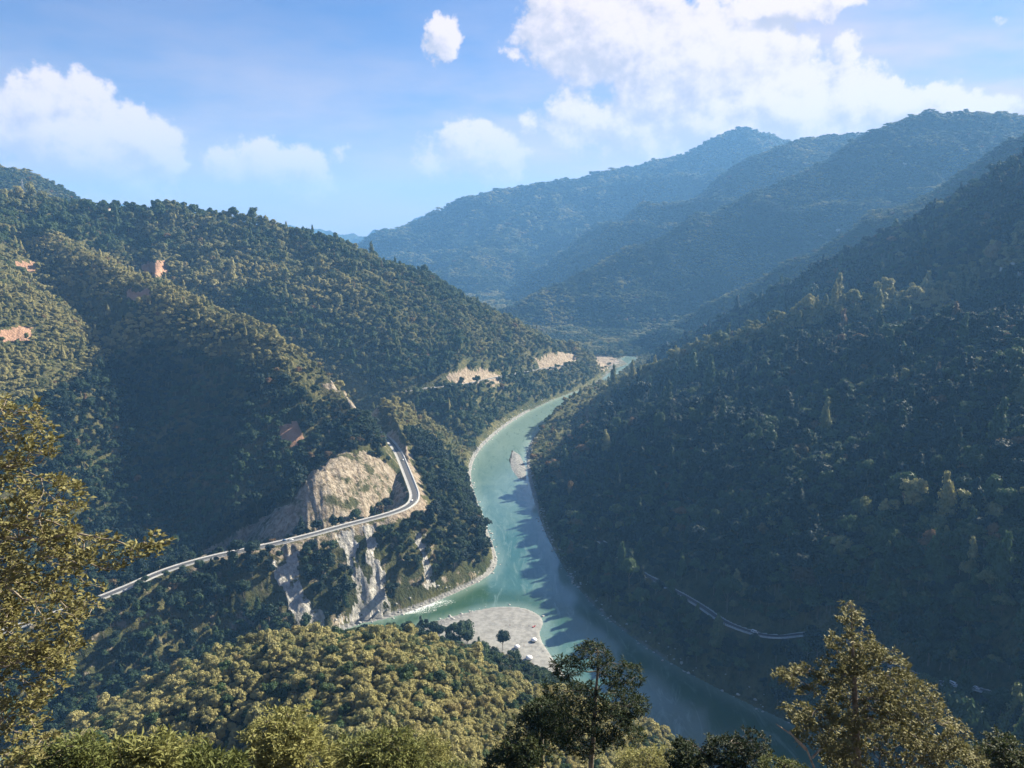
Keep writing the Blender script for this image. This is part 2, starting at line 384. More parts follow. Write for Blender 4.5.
# ------------------------------------------------------------------ ground materials
def ground_mat():
    m, nt = new_mat('ground')
    g = nt.new('ShaderNodeNewGeometry'); p = g.outputs['Position']
    n1 = nt.noise(p, .02, 6, .6); n2 = nt.noise(p, .16, 6, .65); n3 = nt.noise(p, .9, 4, .6)
    grass = nt.mix(nt.mapr(n1, .35, .65), (.050, .060, .024), (.17, .155, .070))
    grass = nt.mix(nt.mapr(n2, .4, .7), grass, (.035, .050, .022))
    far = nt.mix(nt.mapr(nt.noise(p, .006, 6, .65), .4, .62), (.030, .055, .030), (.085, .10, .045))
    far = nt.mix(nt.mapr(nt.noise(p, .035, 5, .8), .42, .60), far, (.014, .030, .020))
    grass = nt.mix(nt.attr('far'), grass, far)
    # bare cut slopes: streaks running down the fall line
    st = nt.vmath('MULTIPLY', p, (.10, .10, .016)); s1 = nt.noise(st, 1.6, 7, .7, dist=.6)
    rock = nt.mix(nt.mapr(s1, .34, .66), (.22, .17, .12), (.47, .41, .33))
    rock = nt.mix(nt.mapr(n2, .5, .72), rock, (.13, .12, .075))
    rock = nt.mix(nt.mapr(nt.noise(p, .028, 5, .7), .53, .62), rock, (.075, .080, .038))
    scree = nt.mix(nt.mapr(nt.noise(st, 3.0, 6, .7), .35, .65), (.34, .33, .30), (.60, .58, .54))
    sand = nt.mix(nt.mapr(n2, .35, .65), (.19, .19, .185), (.285, .285, .275))
    sand = nt.mix(nt.mapr(n3, .60, .72), sand, (.25, .25, .25))
    tan = nt.mix(nt.mapr(n2, .35, .65), (.26, .20, .145), (.43, .36, .28))
    edge = nt.math('SUBTRACT', nt.noise(p, .07, 5, .65), .5)
    def masked(base, name, colr, w=.9):
        f = nt.mapr(nt.math('MULTIPLY_ADD', edge, w, nt.attr(name)), .42, .58)
        return nt.mix(f, base, colr)
    c = masked(grass, 'rock', rock, 1.3); c = masked(c, 'scree', scree, 1.9); c = masked(c, 'tan', tan, .6); c = masked(c, 'sand', sand, .35)
    red = nt.mix(n2, (.36, .20, .13), (.52, .34, .24)); c = masked(c, 'red', red)
    hb = nt.math('MULTIPLY', nt.math('ADD', n2, nt.math('MULTIPLY', s1, 1.6)), nt.math('SUBTRACT', 1.0, nt.math('MULTIPLY', nt.attr('sand'), .97), clamp=True))
    finish(nt, c, .95, .1, bump=hb, bstr=1.0, bdist=5.0)
    return m
MG = ground_mat()

# ------------------------------------------------------------------ terrain sheet: rings around the viewpoint, fine where the slopes are seen
def poly_px(X, Y, Z, poly, near, farr):
    return in_poly(WPX, WPY, poly) & (Y > near) & (Y < farr)
if PREVIEW: steps = [(14, 500, 60, 1), (500, 1450, 8, 0), (1450, 2700, 16, 0), (2700, 5200, 50, 0), (5200, 17000, 250, 0)]; daz = .25
else: steps = [(14, 500, 170, 1), (500, 1450, 3.0, 0), (1450, 2700, 6, 0), (2700, 5200, 20, 0), (5200, 17000, 90, 0)]; daz = .085
rs = [0.5, 2, 4, 7, 10]
for a, b, s, lg in steps:
    rs += list(np.geomspace(a, b, s, endpoint=False)) if lg else list(np.arange(a, b, s))
rs = np.array(rs + [17000.0])
azs = np.concatenate([np.arange(-75, -37, 1.0), np.arange(-37, 37, daz), np.arange(37, 81, .7)])
AZ, RR = np.meshgrid(np.radians(azs), rs)
GX = (RR*np.sin(AZ)).astype(np.float32); GY = (RR*np.cos(AZ)).astype(np.float32)
GZ, GSD, GCUT = land(GX, GY, True)
nr, nc = GX.shape
gpx, gpy, _ = project(GX, GY, GZ)
WPX = gpx + 9*fbm(GX, GY+.6*GZ, 22, 4, .6); WPY = gpy + 6*fbm(GX+99, GY, 30, 4, .6)
zer = np.zeros(GX.shape, np.float32)
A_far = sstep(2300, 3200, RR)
slope = np.hypot(np.gradient(GZ, axis=0)/np.maximum(np.gradient(RR, axis=0), .1), np.gradient(GZ, axis=1)/np.maximum(np.gradient(AZ, axis=1)*RR, .1))
def pxmask(polys, near, farr):
    m = zer.copy()
    for P_ in polys: m = np.maximum(m, poly_px(GX, GY, GZ, P_, near, farr).astype(np.float32))
    return m
SCAR = [[(292, 502), (304, 480), (322, 466), (342, 450), (366, 454), (390, 468), (405, 490), (404, 508), (380, 514), (330, 530), (270, 548), (220, 560), (190, 560), (215, 545), (260, 520)],
        [(262, 552), (330, 534), (392, 518), (388, 528), (340, 540), (290, 560)],
        [(338, 380), (365, 392), (378, 408), (378, 424), (360, 420), (348, 400), (318, 384)]]
SLIDES = [[(268, 558), (296, 552), (300, 585), (322, 612), (326, 630), (300, 628), (284, 600)], [(336, 535), (352, 530), (362, 570), (384, 600), (398, 625), (340, 625), (358, 600), (346, 560)], [(362, 528), (374, 524), (378, 560), (392, 606), (398, 618), (376, 608)],
          [(416, 540), (422, 528), (430, 560), (436, 585), (428, 588)]]
TANS = [[(385, 515), (415, 500), (412, 480), (400, 450), (385, 435), (392, 430), (410, 450), (425, 500), (424, 512), (395, 522)]]
REDS = [[(138, 262), (165, 262), (172, 276), (150, 278)], [(16, 262), (34, 262), (36, 272), (20, 272)], [(280, 422), (300, 424), (304, 444), (290, 448), (278, 438)], [(125, 290), (150, 288), (150, 300), (130, 302)], [(0, 330), (30, 326), (34, 338), (0, 344)]]
FCUT = [[(445, 378), (462, 369), (482, 369), (503, 377), (498, 385), (455, 386)], [(536, 358), (560, 352), (572, 352), (580, 360), (560, 368), (540, 372)], [(590, 356), (612, 352), (620, 362), (600, 372)]]
A_rock = np.clip(np.maximum(pxmask(SCAR, 650, 1300)*.85, np.where((GX < 0) & (GY < 1350), GCUT*.37, GCUT*.3)), 0, 1)
A_tan = np.maximum(pxmask(TANS, 780, 1300)*.8, pxmask(FCUT, 1500, 2600)*.8)
A_scree = pxmask(SLIDES, 600, 1000)*.68
gul = fbm(GX*1.0+.35*GY, GY*.22, 15, 4, .55, ridged=True)
GZ = GZ + np.maximum(A_rock, A_scree)*(GX < 0)*(RR < 1350)*(road_near(GX, GY, ROAD)[0] > 9)*(5.0*gul-1.5)*sstep(6, 25, GSD)
A_red = pxmask(REDS, 700, 1800)*.7
shore = np.clip(1.1-(GSD-1)/9, 0, 1)*(GSD > -30)*(GZ < 5.5)*(np.where(GX < 40, 1, .62))
BEACHP = [tuple(PZ(a, b, 3)[:2]) for a, b in [(424, 631), (445, 622), (470, 611), (505, 602), (532, 606), (548, 618), (544, 632), (560, 655), (580, 690), (575, 706), (556, 700), (534, 686), (514, 670), (494, 656), (472, 646), (448, 640)]]
bsd = poly_sd(GX, GY, BEACHP)
A_sand = np.maximum(shore*.8, np.clip(.9-bsd/14, 0, 1)*(GY > 400)*(GZ < 9))
A_sand = np.where((GX > 150) & (RR < 1000), shore*.55, A_sand)
attrs_all = dict(far=A_far, rock=A_rock, tan=A_tan, scree=A_scree, red=A_red, sand=A_sand)
idx = np.arange(nr*nc).reshape(nr, nc)
Q = np.stack([idx[:-1, :-1], idx[:-1, 1:], idx[1:, 1:], idx[1:, :-1]], -1).reshape(-1, 4)
fc = Q.mean(1) if False else None
cxx = GX.ravel()[Q].mean(1); cyy = GY.ravel()[Q].mean(1); csd = GSD.ravel()[Q].mean(1); crr = RR.ravel()[Q].mean(1)
# centre line x of the main river for a given y separates left from right slopes
cl = np.array(sorted([(p[1], p[0]) for p in [(rb[i]*.5+rb[i]*.5) for i in range(len(rb))]]))
rx = np.interp(cyy, cl[:, 0], cl[:, 1])
reg = np.where(crr > 2650, 3, np.where((cxx > rx-20) & (cyy > 300), 2, np.where((cyy > 690) | ((cxx < -200) & (cyy > 600)), 1, 0)))
reg = np.where((reg == 0) & (cyy > 600-.55*(cxx+240)) & (cxx < -60) & (cyy > 560), 1, reg)
reg = np.where(csd < -3, 4, reg)
names = ['near_hillside', 'left_hills', 'right_hills', 'far_mountains', 'river_bed']
co = np.stack([GX, GY, GZ], -1).reshape(-1, 3)
for k, nm in enumerate(names):
    q = Q[reg == k]
    if not len(q): continue
    u, inv = np.unique(q, return_inverse=True)
    o = mesh_np(nm, co[u], quads=inv.reshape(-1, 4)[:, ::-1], mat=MG, smooth=True, attrs={a: v.ravel()[u] for a, v in attrs_all.items()})
    tag(o, kind='structure')

# ------------------------------------------------------------------ water
def water_mat():
    m, nt = new_mat('river_water')
    g = nt.new('ShaderNodeNewGeometry'); p = g.outputs['Position']
    green = nt.attr('green'); shal_lit = nt.attr('shallow_and_lit')
    n = nt.noise(nt.vmath('MULTIPLY', p, (.012, .006, 1)), 1.0, 6, .6, dist=1.2)
    c = nt.mix(nt.mapr(n, .3, .7), (.035, .100, .092), (.095, .165, .140))
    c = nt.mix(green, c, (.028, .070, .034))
    c = nt.mix(shal_lit, c, (.23, .31, .27))
    rip = nt.noise(nt.vmath('MULTIPLY', p, (1.0, .45, 1.0)), .30, 6, .7); rip2 = nt.noise(p, .09, 4, .6)
    rf = nt.noise(p, .55, 4, .7)
    cur = nt.noise(nt.vmath('MULTIPLY', p, (.055, .012, 1)), 1.0, 7, .68, dist=2.2)
    c = nt.mix(nt.mapr(cur, .50, .68, 0.0, .45), c, (.17, .25, .225))
    c = nt.mix(nt.mapr(cur, .46, .30, 0.0, .5), c, (.022, .075, .062))
    foam = nt.math('MULTIPLY', nt.mapr(nt.math('MULTIPLY_ADD', nt.attr('foam'), .55, nt.math('MULTIPLY', rf, .9)), .72, .86), 1.0)
    c = nt.mix(foam, c, (.62, .68, .68))
    finish(nt, c, .10, .5, bump=nt.math('MULTIPLY_ADD', rip2, 2.2, rip), bstr=.45, bdist=.30)
    return m
xs = np.arange(-1100, 420, 9.0); ys = np.concatenate([np.arange(380, 1100, 6.0), np.arange(1100, 2900, 14.0)])
WX, WY = np.meshgrid(xs, ys); wsd = river_sd(WX, WY)
ok = wsd < 22
wi = np.arange(WX.size).reshape(WX.shape)
wq = np.stack([wi[:-1, :-1], wi[:-1, 1:], wi[1:, 1:], wi[1:, :-1]], -1).reshape(-1, 4)
wq = wq[ok.ravel()[wq].any(1)]
u, inv = np.unique(wq, return_inverse=True)
ux, uy = WX.ravel()[u], WY.ravel()[u]
wpx, wpy, _ = project(ux, uy, 0*ux)
wob = 14*fbm(ux, uy, 60, 4)
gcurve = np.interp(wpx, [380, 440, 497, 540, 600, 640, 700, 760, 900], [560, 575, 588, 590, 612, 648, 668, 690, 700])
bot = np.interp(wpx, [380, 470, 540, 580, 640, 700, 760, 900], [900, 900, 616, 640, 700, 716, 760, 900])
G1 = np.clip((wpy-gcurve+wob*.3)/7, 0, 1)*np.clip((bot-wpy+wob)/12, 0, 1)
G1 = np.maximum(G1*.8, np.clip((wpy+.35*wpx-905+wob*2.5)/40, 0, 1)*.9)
usd = wsd.ravel()[u]
foam = np.clip(1-(usd+9)/-6*-1, 0, 1)*0
foam = np.clip((usd+7)/7, 0, 1)*.5 + (in_poly(wpx, wpy, [(755, 690), (775, 686), (800, 700), (800, 712), (775, 706)]) | in_poly(wpx, wpy, [(395, 612), (455, 598), (462, 602), (420, 616)]))*.5
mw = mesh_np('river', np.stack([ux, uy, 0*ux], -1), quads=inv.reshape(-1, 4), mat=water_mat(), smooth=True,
    attrs=dict(green=G1, shallow_and_lit=np.clip((usd+16)/16, 0, 1)*.5+.55*np.clip((uy-1080)/420, 0, 1), foam=foam))  # bank term is shallow water; upstream term paints in the sunlit reach
tag(mw, kind='structure')

# ------------------------------------------------------------------ mountain road
def asphalt_mat():
    m, nt = new_mat('asphalt'); g = nt.new('ShaderNodeNewGeometry')
    n = nt.noise(g.outputs['Position'], .6, 5, .6)
    finish(nt, nt.mix(n, (.055, .058, .062), (.10, .10, .105)), .8, .3); return m
def plain_mat(name, c1, c2, scale=1.0, rough=.8, spec=.25, metallic=0.0):
    m, nt = new_mat(name); tc = nt.new('ShaderNodeNewGeometry')
    finish(nt, nt.mix(nt.mapr(nt.noise(tc.outputs['Position'], scale, 4, .6), .3, .7), c1, c2), rough, spec, metallic=metallic); return m
M_asph = asphalt_mat()
M_conc = plain_mat('concrete', (.30, .31, .31), (.44, .45, .44), .5)
M_paint = plain_mat('white_paint', (.70, .71, .70), (.82, .82, .80), .4)
def frame_of(line):
    t = np.gradient(line[:, :2], axis=0); t /= np.linalg.norm(t, axis=1)[:, None]+1e-9
    return np.stack([-t[:, 1], t[:, 0]], 1)
def strip(name, line, o0, o1, z, mat, thick=0.0, parent=None):
    n = frame_of(line); N = len(line); L = []
    for off, dz in ((o0, z), (o1, z)) if not thick else ((o0, z-thick), (o0, z), (o1, z), (o1, z-thick)):
        L.append(np.column_stack([line[:, 0]+n[:, 0]*off, line[:, 1]+n[:, 1]*off, line[:, 2]+dz]))
    k = len(L); v = np.concatenate(L); q = []
    for j in range(k-1):
        a = np.arange(N-1)+j*N; q.append(np.column_stack([a, a+1, a+1+N, a+N]))
    return mesh_np(name, v, quads=np.concatenate(q)[:, ::-1], mat=mat, parent=parent)
for nm, ln, w in (('mountain_road', ROAD, 3.6), ('far_mountain_road', ROAD2, 3.6), ('riverside_road', ROAD3, 2.6)):
    o = strip(nm, ln, -w, w, .12, M_asph); tag(o, kind='structure')
    o = strip('road_shoulder', ln, -w-2.8, w+2.8, .06, plain_mat('gravel_shoulder', (.34, .34, .33), (.50, .49, .47), .3)); tag(o, kind='structure')
    if nm == 'mountain_road':
        for s in (-1, 1):
            o = strip('road_edge_line', ln, s*(w-.35)-.12, s*(w-.35)+.12, .126, M_paint); tag(o, kind='structure')
        o = strip('road_parapet', ln, -w-1.4, -w-.9, .95, M_conc, thick=1.2)
        tag(o, 'long low pale concrete parapet along the valley side of the mountain road', 'parapet')
    if nm == 'riverside_road':
        o = strip('road_parapet', ln[20:-10], -w-1.2, -w-.7, .9, M_conc, thick=1.1)
        tag(o, 'low pale concrete parapet along the shaded riverside road under the right hill', 'parapet')

# ------------------------------------------------------------------ air
def build_haze():
    x0, x1, y0, y1, z0, z1 = -14500, 14500, -200, 17200, -8, 1420
    v = [(x, y, z) for x in (x0, x1) for y in (y0, y1) for z in (z0, z1)]
    q = [(0, 1, 3, 2), (4, 6, 7, 5), (0, 4, 5, 1), (2, 3, 7, 6), (0, 2, 6, 4), (1, 5, 7, 3)]
    m, nt = new_mat('haze_air'); vol = nt.new('ShaderNodeVolumePrincipled'); o = nt.new('ShaderNodeOutputMaterial')
    vol.inputs['Color'].default_value = (.22, .52, 1.0, 1); vol.inputs['Density'].default_value = HAZE
    vol.inputs['Anisotropy'].default_value = .12
    nt.l.new(vol.outputs[0], o.inputs['Volume'])
    h = mesh_np('haze', v, quads=q, mat=m); tag(h, kind='stuff'); h.display_type = 'WIRE'
HAZE = 0.000073
build_haze()

# ------------------------------------------------------------------ foliage and bark
def foliage_mat(name, dark, mid, warm, dry, transl=.25, scale=.35, rough=.65, spec=.25):
    # tint 0..1: deep green -> mid green -> olive gold; dry > .5: russet or leafless grey
    m, nt = new_mat(name); g = nt.new('ShaderNodeNewGeometry'); oi = nt.new('ShaderNodeObjectInfo')
    n = nt.noise(g.outputs['Position'], scale, 3, .6)
    t = nt.math('ADD', nt.attr('tint', 'INSTANCER'), nt.math('MULTIPLY', nt.math('SUBTRACT', n, .5), .5))
    t = nt.math('ADD', t, nt.math('MULTIPLY', nt.math('SUBTRACT', oi.outputs['Random'], .5), .28))
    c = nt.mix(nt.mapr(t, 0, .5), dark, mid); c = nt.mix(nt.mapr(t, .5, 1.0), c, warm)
    c = nt.mix(nt.attr('dry', 'INSTANCER'), c, dry)
    finish(nt, c, rough, spec, transl=transl); return m
M_fol = foliage_mat('canopy_leaves', (.005, .024, .028), (.060, .105, .040), (.35, .32, .135), (.22, .135, .065))
M_bark = plain_mat('bark', (.10, .08, .06), (.26, .22, .18), 3.0)

def ico(sub):
    import bmesh
    bm = bmesh.new(); bmesh.ops.create_icosphere(bm, subdivisions=sub, radius=1)
    v = np.array([x.co[:] for x in bm.verts]); f = np.array([[q.index for q in t.verts] for t in bm.faces]); bm.free(); return v, f
ICO2 = ico(2); ICO1 = ico(1)
def tube(pts, rad, sides=6):
    pts = np.asarray(pts, float); N = len(pts); t = np.gradient(pts, axis=0); t /= np.linalg.norm(t, axis=1)[:, None]+1e-9
    ref = np.where(np.abs(t[:, 2:3]) < .9, [[0, 0, 1.]], [[1., 0, 0]]); a = np.cross(t, ref); a /= np.linalg.norm(a, axis=1)[:, None]; b = np.cross(t, a)
    th = np.arange(sides)*2*np.pi/sides
    v = (pts[:, None]+np.asarray(rad)[:, None, None]*(a[:, None]*np.cos(th)[None, :, None]+b[:, None]*np.sin(th)[None, :, None])).reshape(-1, 3)
    i, j = np.meshgrid(np.arange(N-1), np.arange(sides), indexing='ij'); k = (j+1) % sides
    return v, np.stack([i*sides+j, i*sides+k, (i+1)*sides+k, (i+1)*sides+j], -1).reshape(-1, 4)
class Parts:
    def __init__(s): s.v = []; s.q = []; s.t = []; s.n = 0
    def add(s, v, q=None, t=None):
        s.v.append(v)
        if q is not None: s.q.append(np.asarray(q)+s.n)
        if t is not None: s.t.append(np.asarray(t)+s.n)
        s.n += len(v)
    def obj(s, name, mat, parent=None, smooth=False, link=True):
        return mesh_np(name, np.concatenate(s.v), quads=np.concatenate(s.q) if s.q else None, tris=np.concatenate(s.t) if s.t else None, mat=mat, parent=parent, smooth=smooth, link=link)
def leaf_quads(c, nrm, size, g, aspect=1.0):
    # small bent leaf clumps at points c, roughly facing nrm
    n = len(c); nrm = nrm+g.normal(0, .55, (n, 3)); nrm /= np.linalg.norm(nrm, axis=1)[:, None]
    a = np.cross(nrm, g.normal(0, 1, (n, 3))); a /= np.linalg.norm(a, axis=1)[:, None]+1e-9; b = np.cross(nrm, a)
    s = (size*g.uniform(.6, 1.35, n))[:, None]
    v = np.stack([c-a*s*aspect, c-b*s*.6-nrm*s*.12, c+a*s*aspect, c+b*s*.6+nrm*s*.25], 1).reshape(-1, 3)
    return v, np.arange(4*n).reshape(-1, 4)
def make_crown(g, kind, leaves):
    """crown about 1 unit high and wide, base of the crown near z=.25; several uneven lobes"""
    P_ = Parts(); lobes = []
    if kind == 'round':
        nl = g.integers(8, 13)
        for i in range(nl):
            a = g.uniform(0, 2*np.pi); rr = .30*math.sqrt(g.uniform(0, 1)); z = g.uniform(.42, .86)
            rr *= 1.25-abs(z-.6)*1.3
            lobes.append((V([rr*math.cos(a), rr*math.sin(a), z]), g.uniform(.11, .20)*V([1, 1, .8])))
        lobes.append((V([0, 0, .60]), V([.24, .24, .26])))
    elif kind == 'spread':
        nl = g.integers(9, 14)
        for i in range(nl):
            a = g.uniform(0, 2*np.pi); rr = g.uniform(.05, .42); z = .82-.45*rr+g.uniform(-.1, .05)
            lobes.append((V([rr*math.cos(a), rr*math.sin(a), z]), g.uniform(.11, .18)*V([1.15, 1.15, .62])))
        lobes.append((V([0, 0, .62]), V([.26, .26, .18])))
    else:   # 'tall' : layered cone
        for i in range(9):
            z = .25+.72*i/8; w = .23*(1-.75*(i/8))+.03
            for _ in range(2 if i < 7 else 1):
                a = g.uniform(0, 2*np.pi); lobes.append((V([w*.5*math.cos(a), w*.5*math.sin(a), z]), V([w, w, .10])*g.uniform(.8, 1.15)))
    iv, it = ICO2
    tot = sum(l[1][0]**2 for l in lobes)
    for c, r in lobes:
        d = 1+.16*g.normal(0, 1, (len(iv), 1))
        P_.add(c+iv*r*.74*d, t=it)
        n = int(leaves*r[0]**2/tot); u = g.normal(0, 1, (n, 3)); u /= np.linalg.norm(u, axis=1)[:, None]
        u[:, 2] = np.where(u[:, 2] < -.35, -u[:, 2], u[:, 2])
        rad = g.uniform(.85, 1.22, (n, 1))
        P_.add(*leaf_quads(c+u*r*rad, u+V([0, 0, .35]), np.exp(g.normal(-3.35, .25, n)), g))
    return P_
def make_trunk(g, kind):
    P_ = Parts(); top = .55 if kind != 'tall' else .9
    z = np.linspace(-.12, top, 6); x = np.cumsum(g.normal(0, .012, 6)); y = np.cumsum(g.normal(0, .012, 6)); x -= x[0]; y -= y[0]
    P_.add(*tube(np.column_stack([x, y, z]), np.linspace(.026, .009, 6)))
    if kind != 'tall':
        for _ in range(4):
            a = g.uniform(0, 2*np.pi); h0 = g.uniform(.25, .45); k = np.linspace(0, 1, 4)[:, None]
            P_.add(*tube(V([0, 0, h0])+k*V([.25*math.cos(a), .25*math.sin(a), .28]), np.linspace(.012, .004, 4), 4))
    return P_
protos = bpy.data.collections.new('tree_kinds')
gk = np.random.default_rng(21)
KINDS = ['round', 'spread', 'round', 'tall', 'spread', 'round', 'tall', 'spread']
CROWN, TRUNK = [], []
for i, kd in enumerate(KINDS):
    P_ = make_crown(gk, kd, 1300); c = P_.obj('crown', M_fol, link=False)
    T_ = make_trunk(gk, kd); t = T_.obj('trunk', M_bark, link=False); CROWN.append(c.data); TRUNK.append(t.data)
    # whole tree in one mesh for the mass forest
    vv = np.concatenate(P_.v+T_.v); nq = len(np.concatenate(P_.v))
    qs = np.concatenate(P_.q); tq = np.concatenate(T_.q)+nq; ts = np.concatenate(P_.t)
    w = mesh_np('forest_tree_%s' % 'abcdefgh'[i], vv, quads=np.concatenate([qs, tq]), tris=ts, mat=[M_fol, M_bark], link=False)
    mi = np.zeros(len(w.data.polygons), np.int32); mi[len(qs):len(qs)+len(tq)] = 1; w.data.polygons.foreach_set('material_index', mi)
    protos.objects.link(w)
    bpy.data.objects.remove(c); bpy.data.objects.remove(t)

def forest_nodes():
    ng = bpy.data.node_groups.new('forest', 'GeometryNodeTree')
    ng.interface.new_socket('Geometry', in_out='INPUT', socket_type='NodeSocketGeometry')
    ng.interface.new_socket('Geometry', in_out='OUTPUT', socket_type='NodeSocketGeometry')
    n, l = ng.nodes, ng.links
    gi = n.new('NodeGroupInput'); go = n.new('NodeGroupOutput'); iop = n.new('GeometryNodeInstanceOnPoints')
    ci = n.new('GeometryNodeCollectionInfo'); ci.inputs[0].default_value = protos; ci.inputs['Separate Children'].default_value = True; ci.inputs['Reset Children'].default_value = True
    def att(name, typ):
        a = n.new('GeometryNodeInputNamedAttribute'); a.data_type = typ; a.inputs[0].default_value = name; return a.outputs[0]
    l.new(gi.outputs[0], iop.inputs['Points']); l.new(ci.outputs[0], iop.inputs['Instance'])
    iop.inputs['Pick Instance'].default_value = True
    l.new(att('variant', 'INT'), iop.inputs['Instance Index'])
    cx = n.new('ShaderNodeCombineXYZ'); l.new(att('turn', 'FLOAT'), cx.inputs[2]); l.new(cx.outputs[0], iop.inputs['Rotation'])
    sc = n.new('ShaderNodeCombineXYZ'); w = att('wide', 'FLOAT'); l.new(w, sc.inputs[0]); l.new(w, sc.inputs[1]); l.new(att('high', 'FLOAT'), sc.inputs[2]); l.new(sc.outputs[0], iop.inputs['Scale'])
    l.new(iop.outputs[0], go.inputs[0]); return ng
NG = forest_nodes()

# ------------------------------------------------------------------ where trees stand
daz_r = np.radians(azs)
tanel = (GZ-CAMZ)/RR; runmax = np.maximum.accumulate(tanel, axis=0)
def visible(x, y, ztop, margin=6.0):
    r = np.hypot(x, y); a = np.arctan2(x, y)
    ia = np.clip(np.searchsorted(daz_r, a)-1, 0, nc-1); ir = np.clip(np.searchsorted(rs, r*.99-6)-1, 0, nr-1)
    return (ztop+margin-CAMZ)/r > runmax[ir, ia]
def samp(arr, x, y):
    r = np.hypot(x, y); a = np.arctan2(x, y)
    ia = np.clip(np.searchsorted(daz_r, a), 1, nc-1); ir = np.clip(np.searchsorted(rs, r), 1, nr-1)
    fa = (a-daz_r[ia-1])/(daz_r[ia]-daz_r[ia-1]); fr = (r-rs[ir-1])/(rs[ir]-rs[ir-1]); fa = np.clip(fa, 0, 1); fr = np.clip(fr, 0, 1)
    return (arr[ir-1, ia-1]*(1-fa)+arr[ir-1, ia]*fa)*(1-fr)+(arr[ir, ia-1]*(1-fa)+arr[ir, ia]*fa)*fr
REG = np.zeros(GX.shape, np.int8)
_rx = np.interp(GY, cl[:, 0], cl[:, 1])
REG = np.where(RR > 2650, 3, np.where((GX > _rx-20) & (GY > 300), 2, np.where(RR < 620, 0, 1)))
REG = np.where((REG == 1) & (RR < 640) & (GSD > 0) & (GX > -100), 0, REG)
def grid_points(x0, x1, y0, y1, s, g):
    X, Y = np.meshgrid(np.arange(x0, x1, s), np.arange(y0, y1, s)); X = X+g.uniform(-.5, .5, X.shape)*s; Y = Y+g.uniform(-.5, .5, Y.shape)*s
    X = X.ravel(); Y = Y.ravel(); k = np.abs(X) < Y*.70+30; return X[k], Y[k]
gs = np.random.default_rng(5)
sets = []
dens = 2.2 if PREVIEW else 1.0
for (y0, y1, s) in [(60, 460, 3.9), (460, 640, 6.0), (640, 1350, 6.6), (1350, 2700, 7.7), (2700, 3800, 11.5), (3800, 5600, 15), (5600, 8200, 24)]:
    X, Y = grid_points(-.72*y1-30, .72*y1+30, y0, y1, s*math.sqrt(dens), gs); sets.append((X, Y, np.full(len(X), s)))
TX = np.concatenate([a[0] for a in sets]); TY = np.concatenate([a[1] for a in sets]); TS = np.concatenate([a[2] for a in sets])
TZ = samp(GZ, TX, TY); TSD = samp(GSD, TX, TY); reg = np.rint(samp(REG.astype(np.float32), TX, TY)).astype(int)
reg = REG[np.clip(np.searchsorted(rs, np.hypot(TX, TY)), 0, nr-1), np.clip(np.searchsorted(daz_r, np.arctan2(TX, TY)), 0, nc-1)]
bare = np.maximum.reduce([samp(A_rock, TX, TY), samp(A_tan, TX, TY), samp(A_scree, TX, TY), samp(A_sand, TX, TY), samp(A_red, TX, TY)*1.3])
nb = fbm(TX, TY, 60, 4)
keep = (TSD > np.where(TX > 60, 5, 9)) & (bare+nb*.35 < .45+0*nb) & visible(TX, TY, TZ+10)
_, _tp, _ = project(TX, TY, TZ+TS*2.6); keep &= (TY > 130) | (_tp > 765)
keep &= poly_sd(TX, TY, BEACHP) > 3
keep &= ~((road_near(TX, TY, ROAD[len(ROAD)*7//18:])[0] < 21) & (TY > 820))
for ln, w in ((ROAD, 10), (ROAD2, 10), (ROAD3, 10)): keep &= road_near(TX, TY, ln)[0] > w
TX, TY, TZ, TS, TSD, reg, nb = [a[keep] for a in (TX, TY, TZ, TS, TSD, reg, nb)]
tpx, tpy, tdep = project(TX, TY, TZ+5)
N = len(TX); rnd = gs.random(N); rnd2 = gs.random(N)
big = fbm(TX, TY, 260, 4); mid = fbm(TX+500, TY, 90, 3)
size = TS*1.45*np.exp(gs.normal(0, .27, N))
# left hills: sparse, shrubby, golden on the sunny shoulder and the crest of the road spur; dense dark green in the ravine; these tints also paint in its shade and the shoulder's sun
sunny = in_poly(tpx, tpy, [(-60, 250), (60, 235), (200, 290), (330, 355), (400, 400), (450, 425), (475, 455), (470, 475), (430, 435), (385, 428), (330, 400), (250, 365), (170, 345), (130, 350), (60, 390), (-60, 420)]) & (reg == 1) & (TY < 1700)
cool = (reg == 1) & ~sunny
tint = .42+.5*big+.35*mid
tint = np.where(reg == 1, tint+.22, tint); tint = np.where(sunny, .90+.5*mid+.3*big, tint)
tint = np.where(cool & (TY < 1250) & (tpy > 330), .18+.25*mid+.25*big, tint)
tint = np.where(reg == 2, .12+.35*big+.3*mid+.24*gs.normal(0, 1, N), tint)  # right bank: shade of the slope put into darker, bluer leaves
tint = np.where(reg == 0, .92+.3*mid-.55*(gs.random(N) > .86), tint)
tint = np.where(reg == 3, .62+.8*big+.4*mid, tint)
flat = (reg == 0) & (TY > 465)
tint = np.where(flat, .22+.2*mid, tint)
dry = np.where((rnd2 > .985) & (reg != 0), gs.uniform(.4, 1, N), 0.0); dry = np.where((reg == 0) & (rnd2 > .9), .35*rnd, dry)
dry = np.where((reg == 2) & (tpx < 600) & (tpy < 480) & (rnd2 > .8), rnd, dry)
size = np.where(reg == 2, size*1.22*np.where(rnd > .85, 1.35, 1), size); size = np.where(sunny, size*.72, size)
size = np.where(reg == 0, size*.84, size); size = np.where((reg == 2) & (TY < 700) & (TX > 240), size*1.25, size); size = np.where(reg == 3, size*.85, size)
size = np.where(flat, TS*1.1*(.8+.5*rnd), size)
high = size*np.where(reg == 0, 1.35, np.where(reg == 3, .8, np.exp(gs.normal(.2, .22, N))))
variant = gs.choice([0, 1, 2, 4, 5, 7], N)
R1L = [r for r in RIDGES if r['k'] == .72 and len(r['p']) == 10][0]['p']
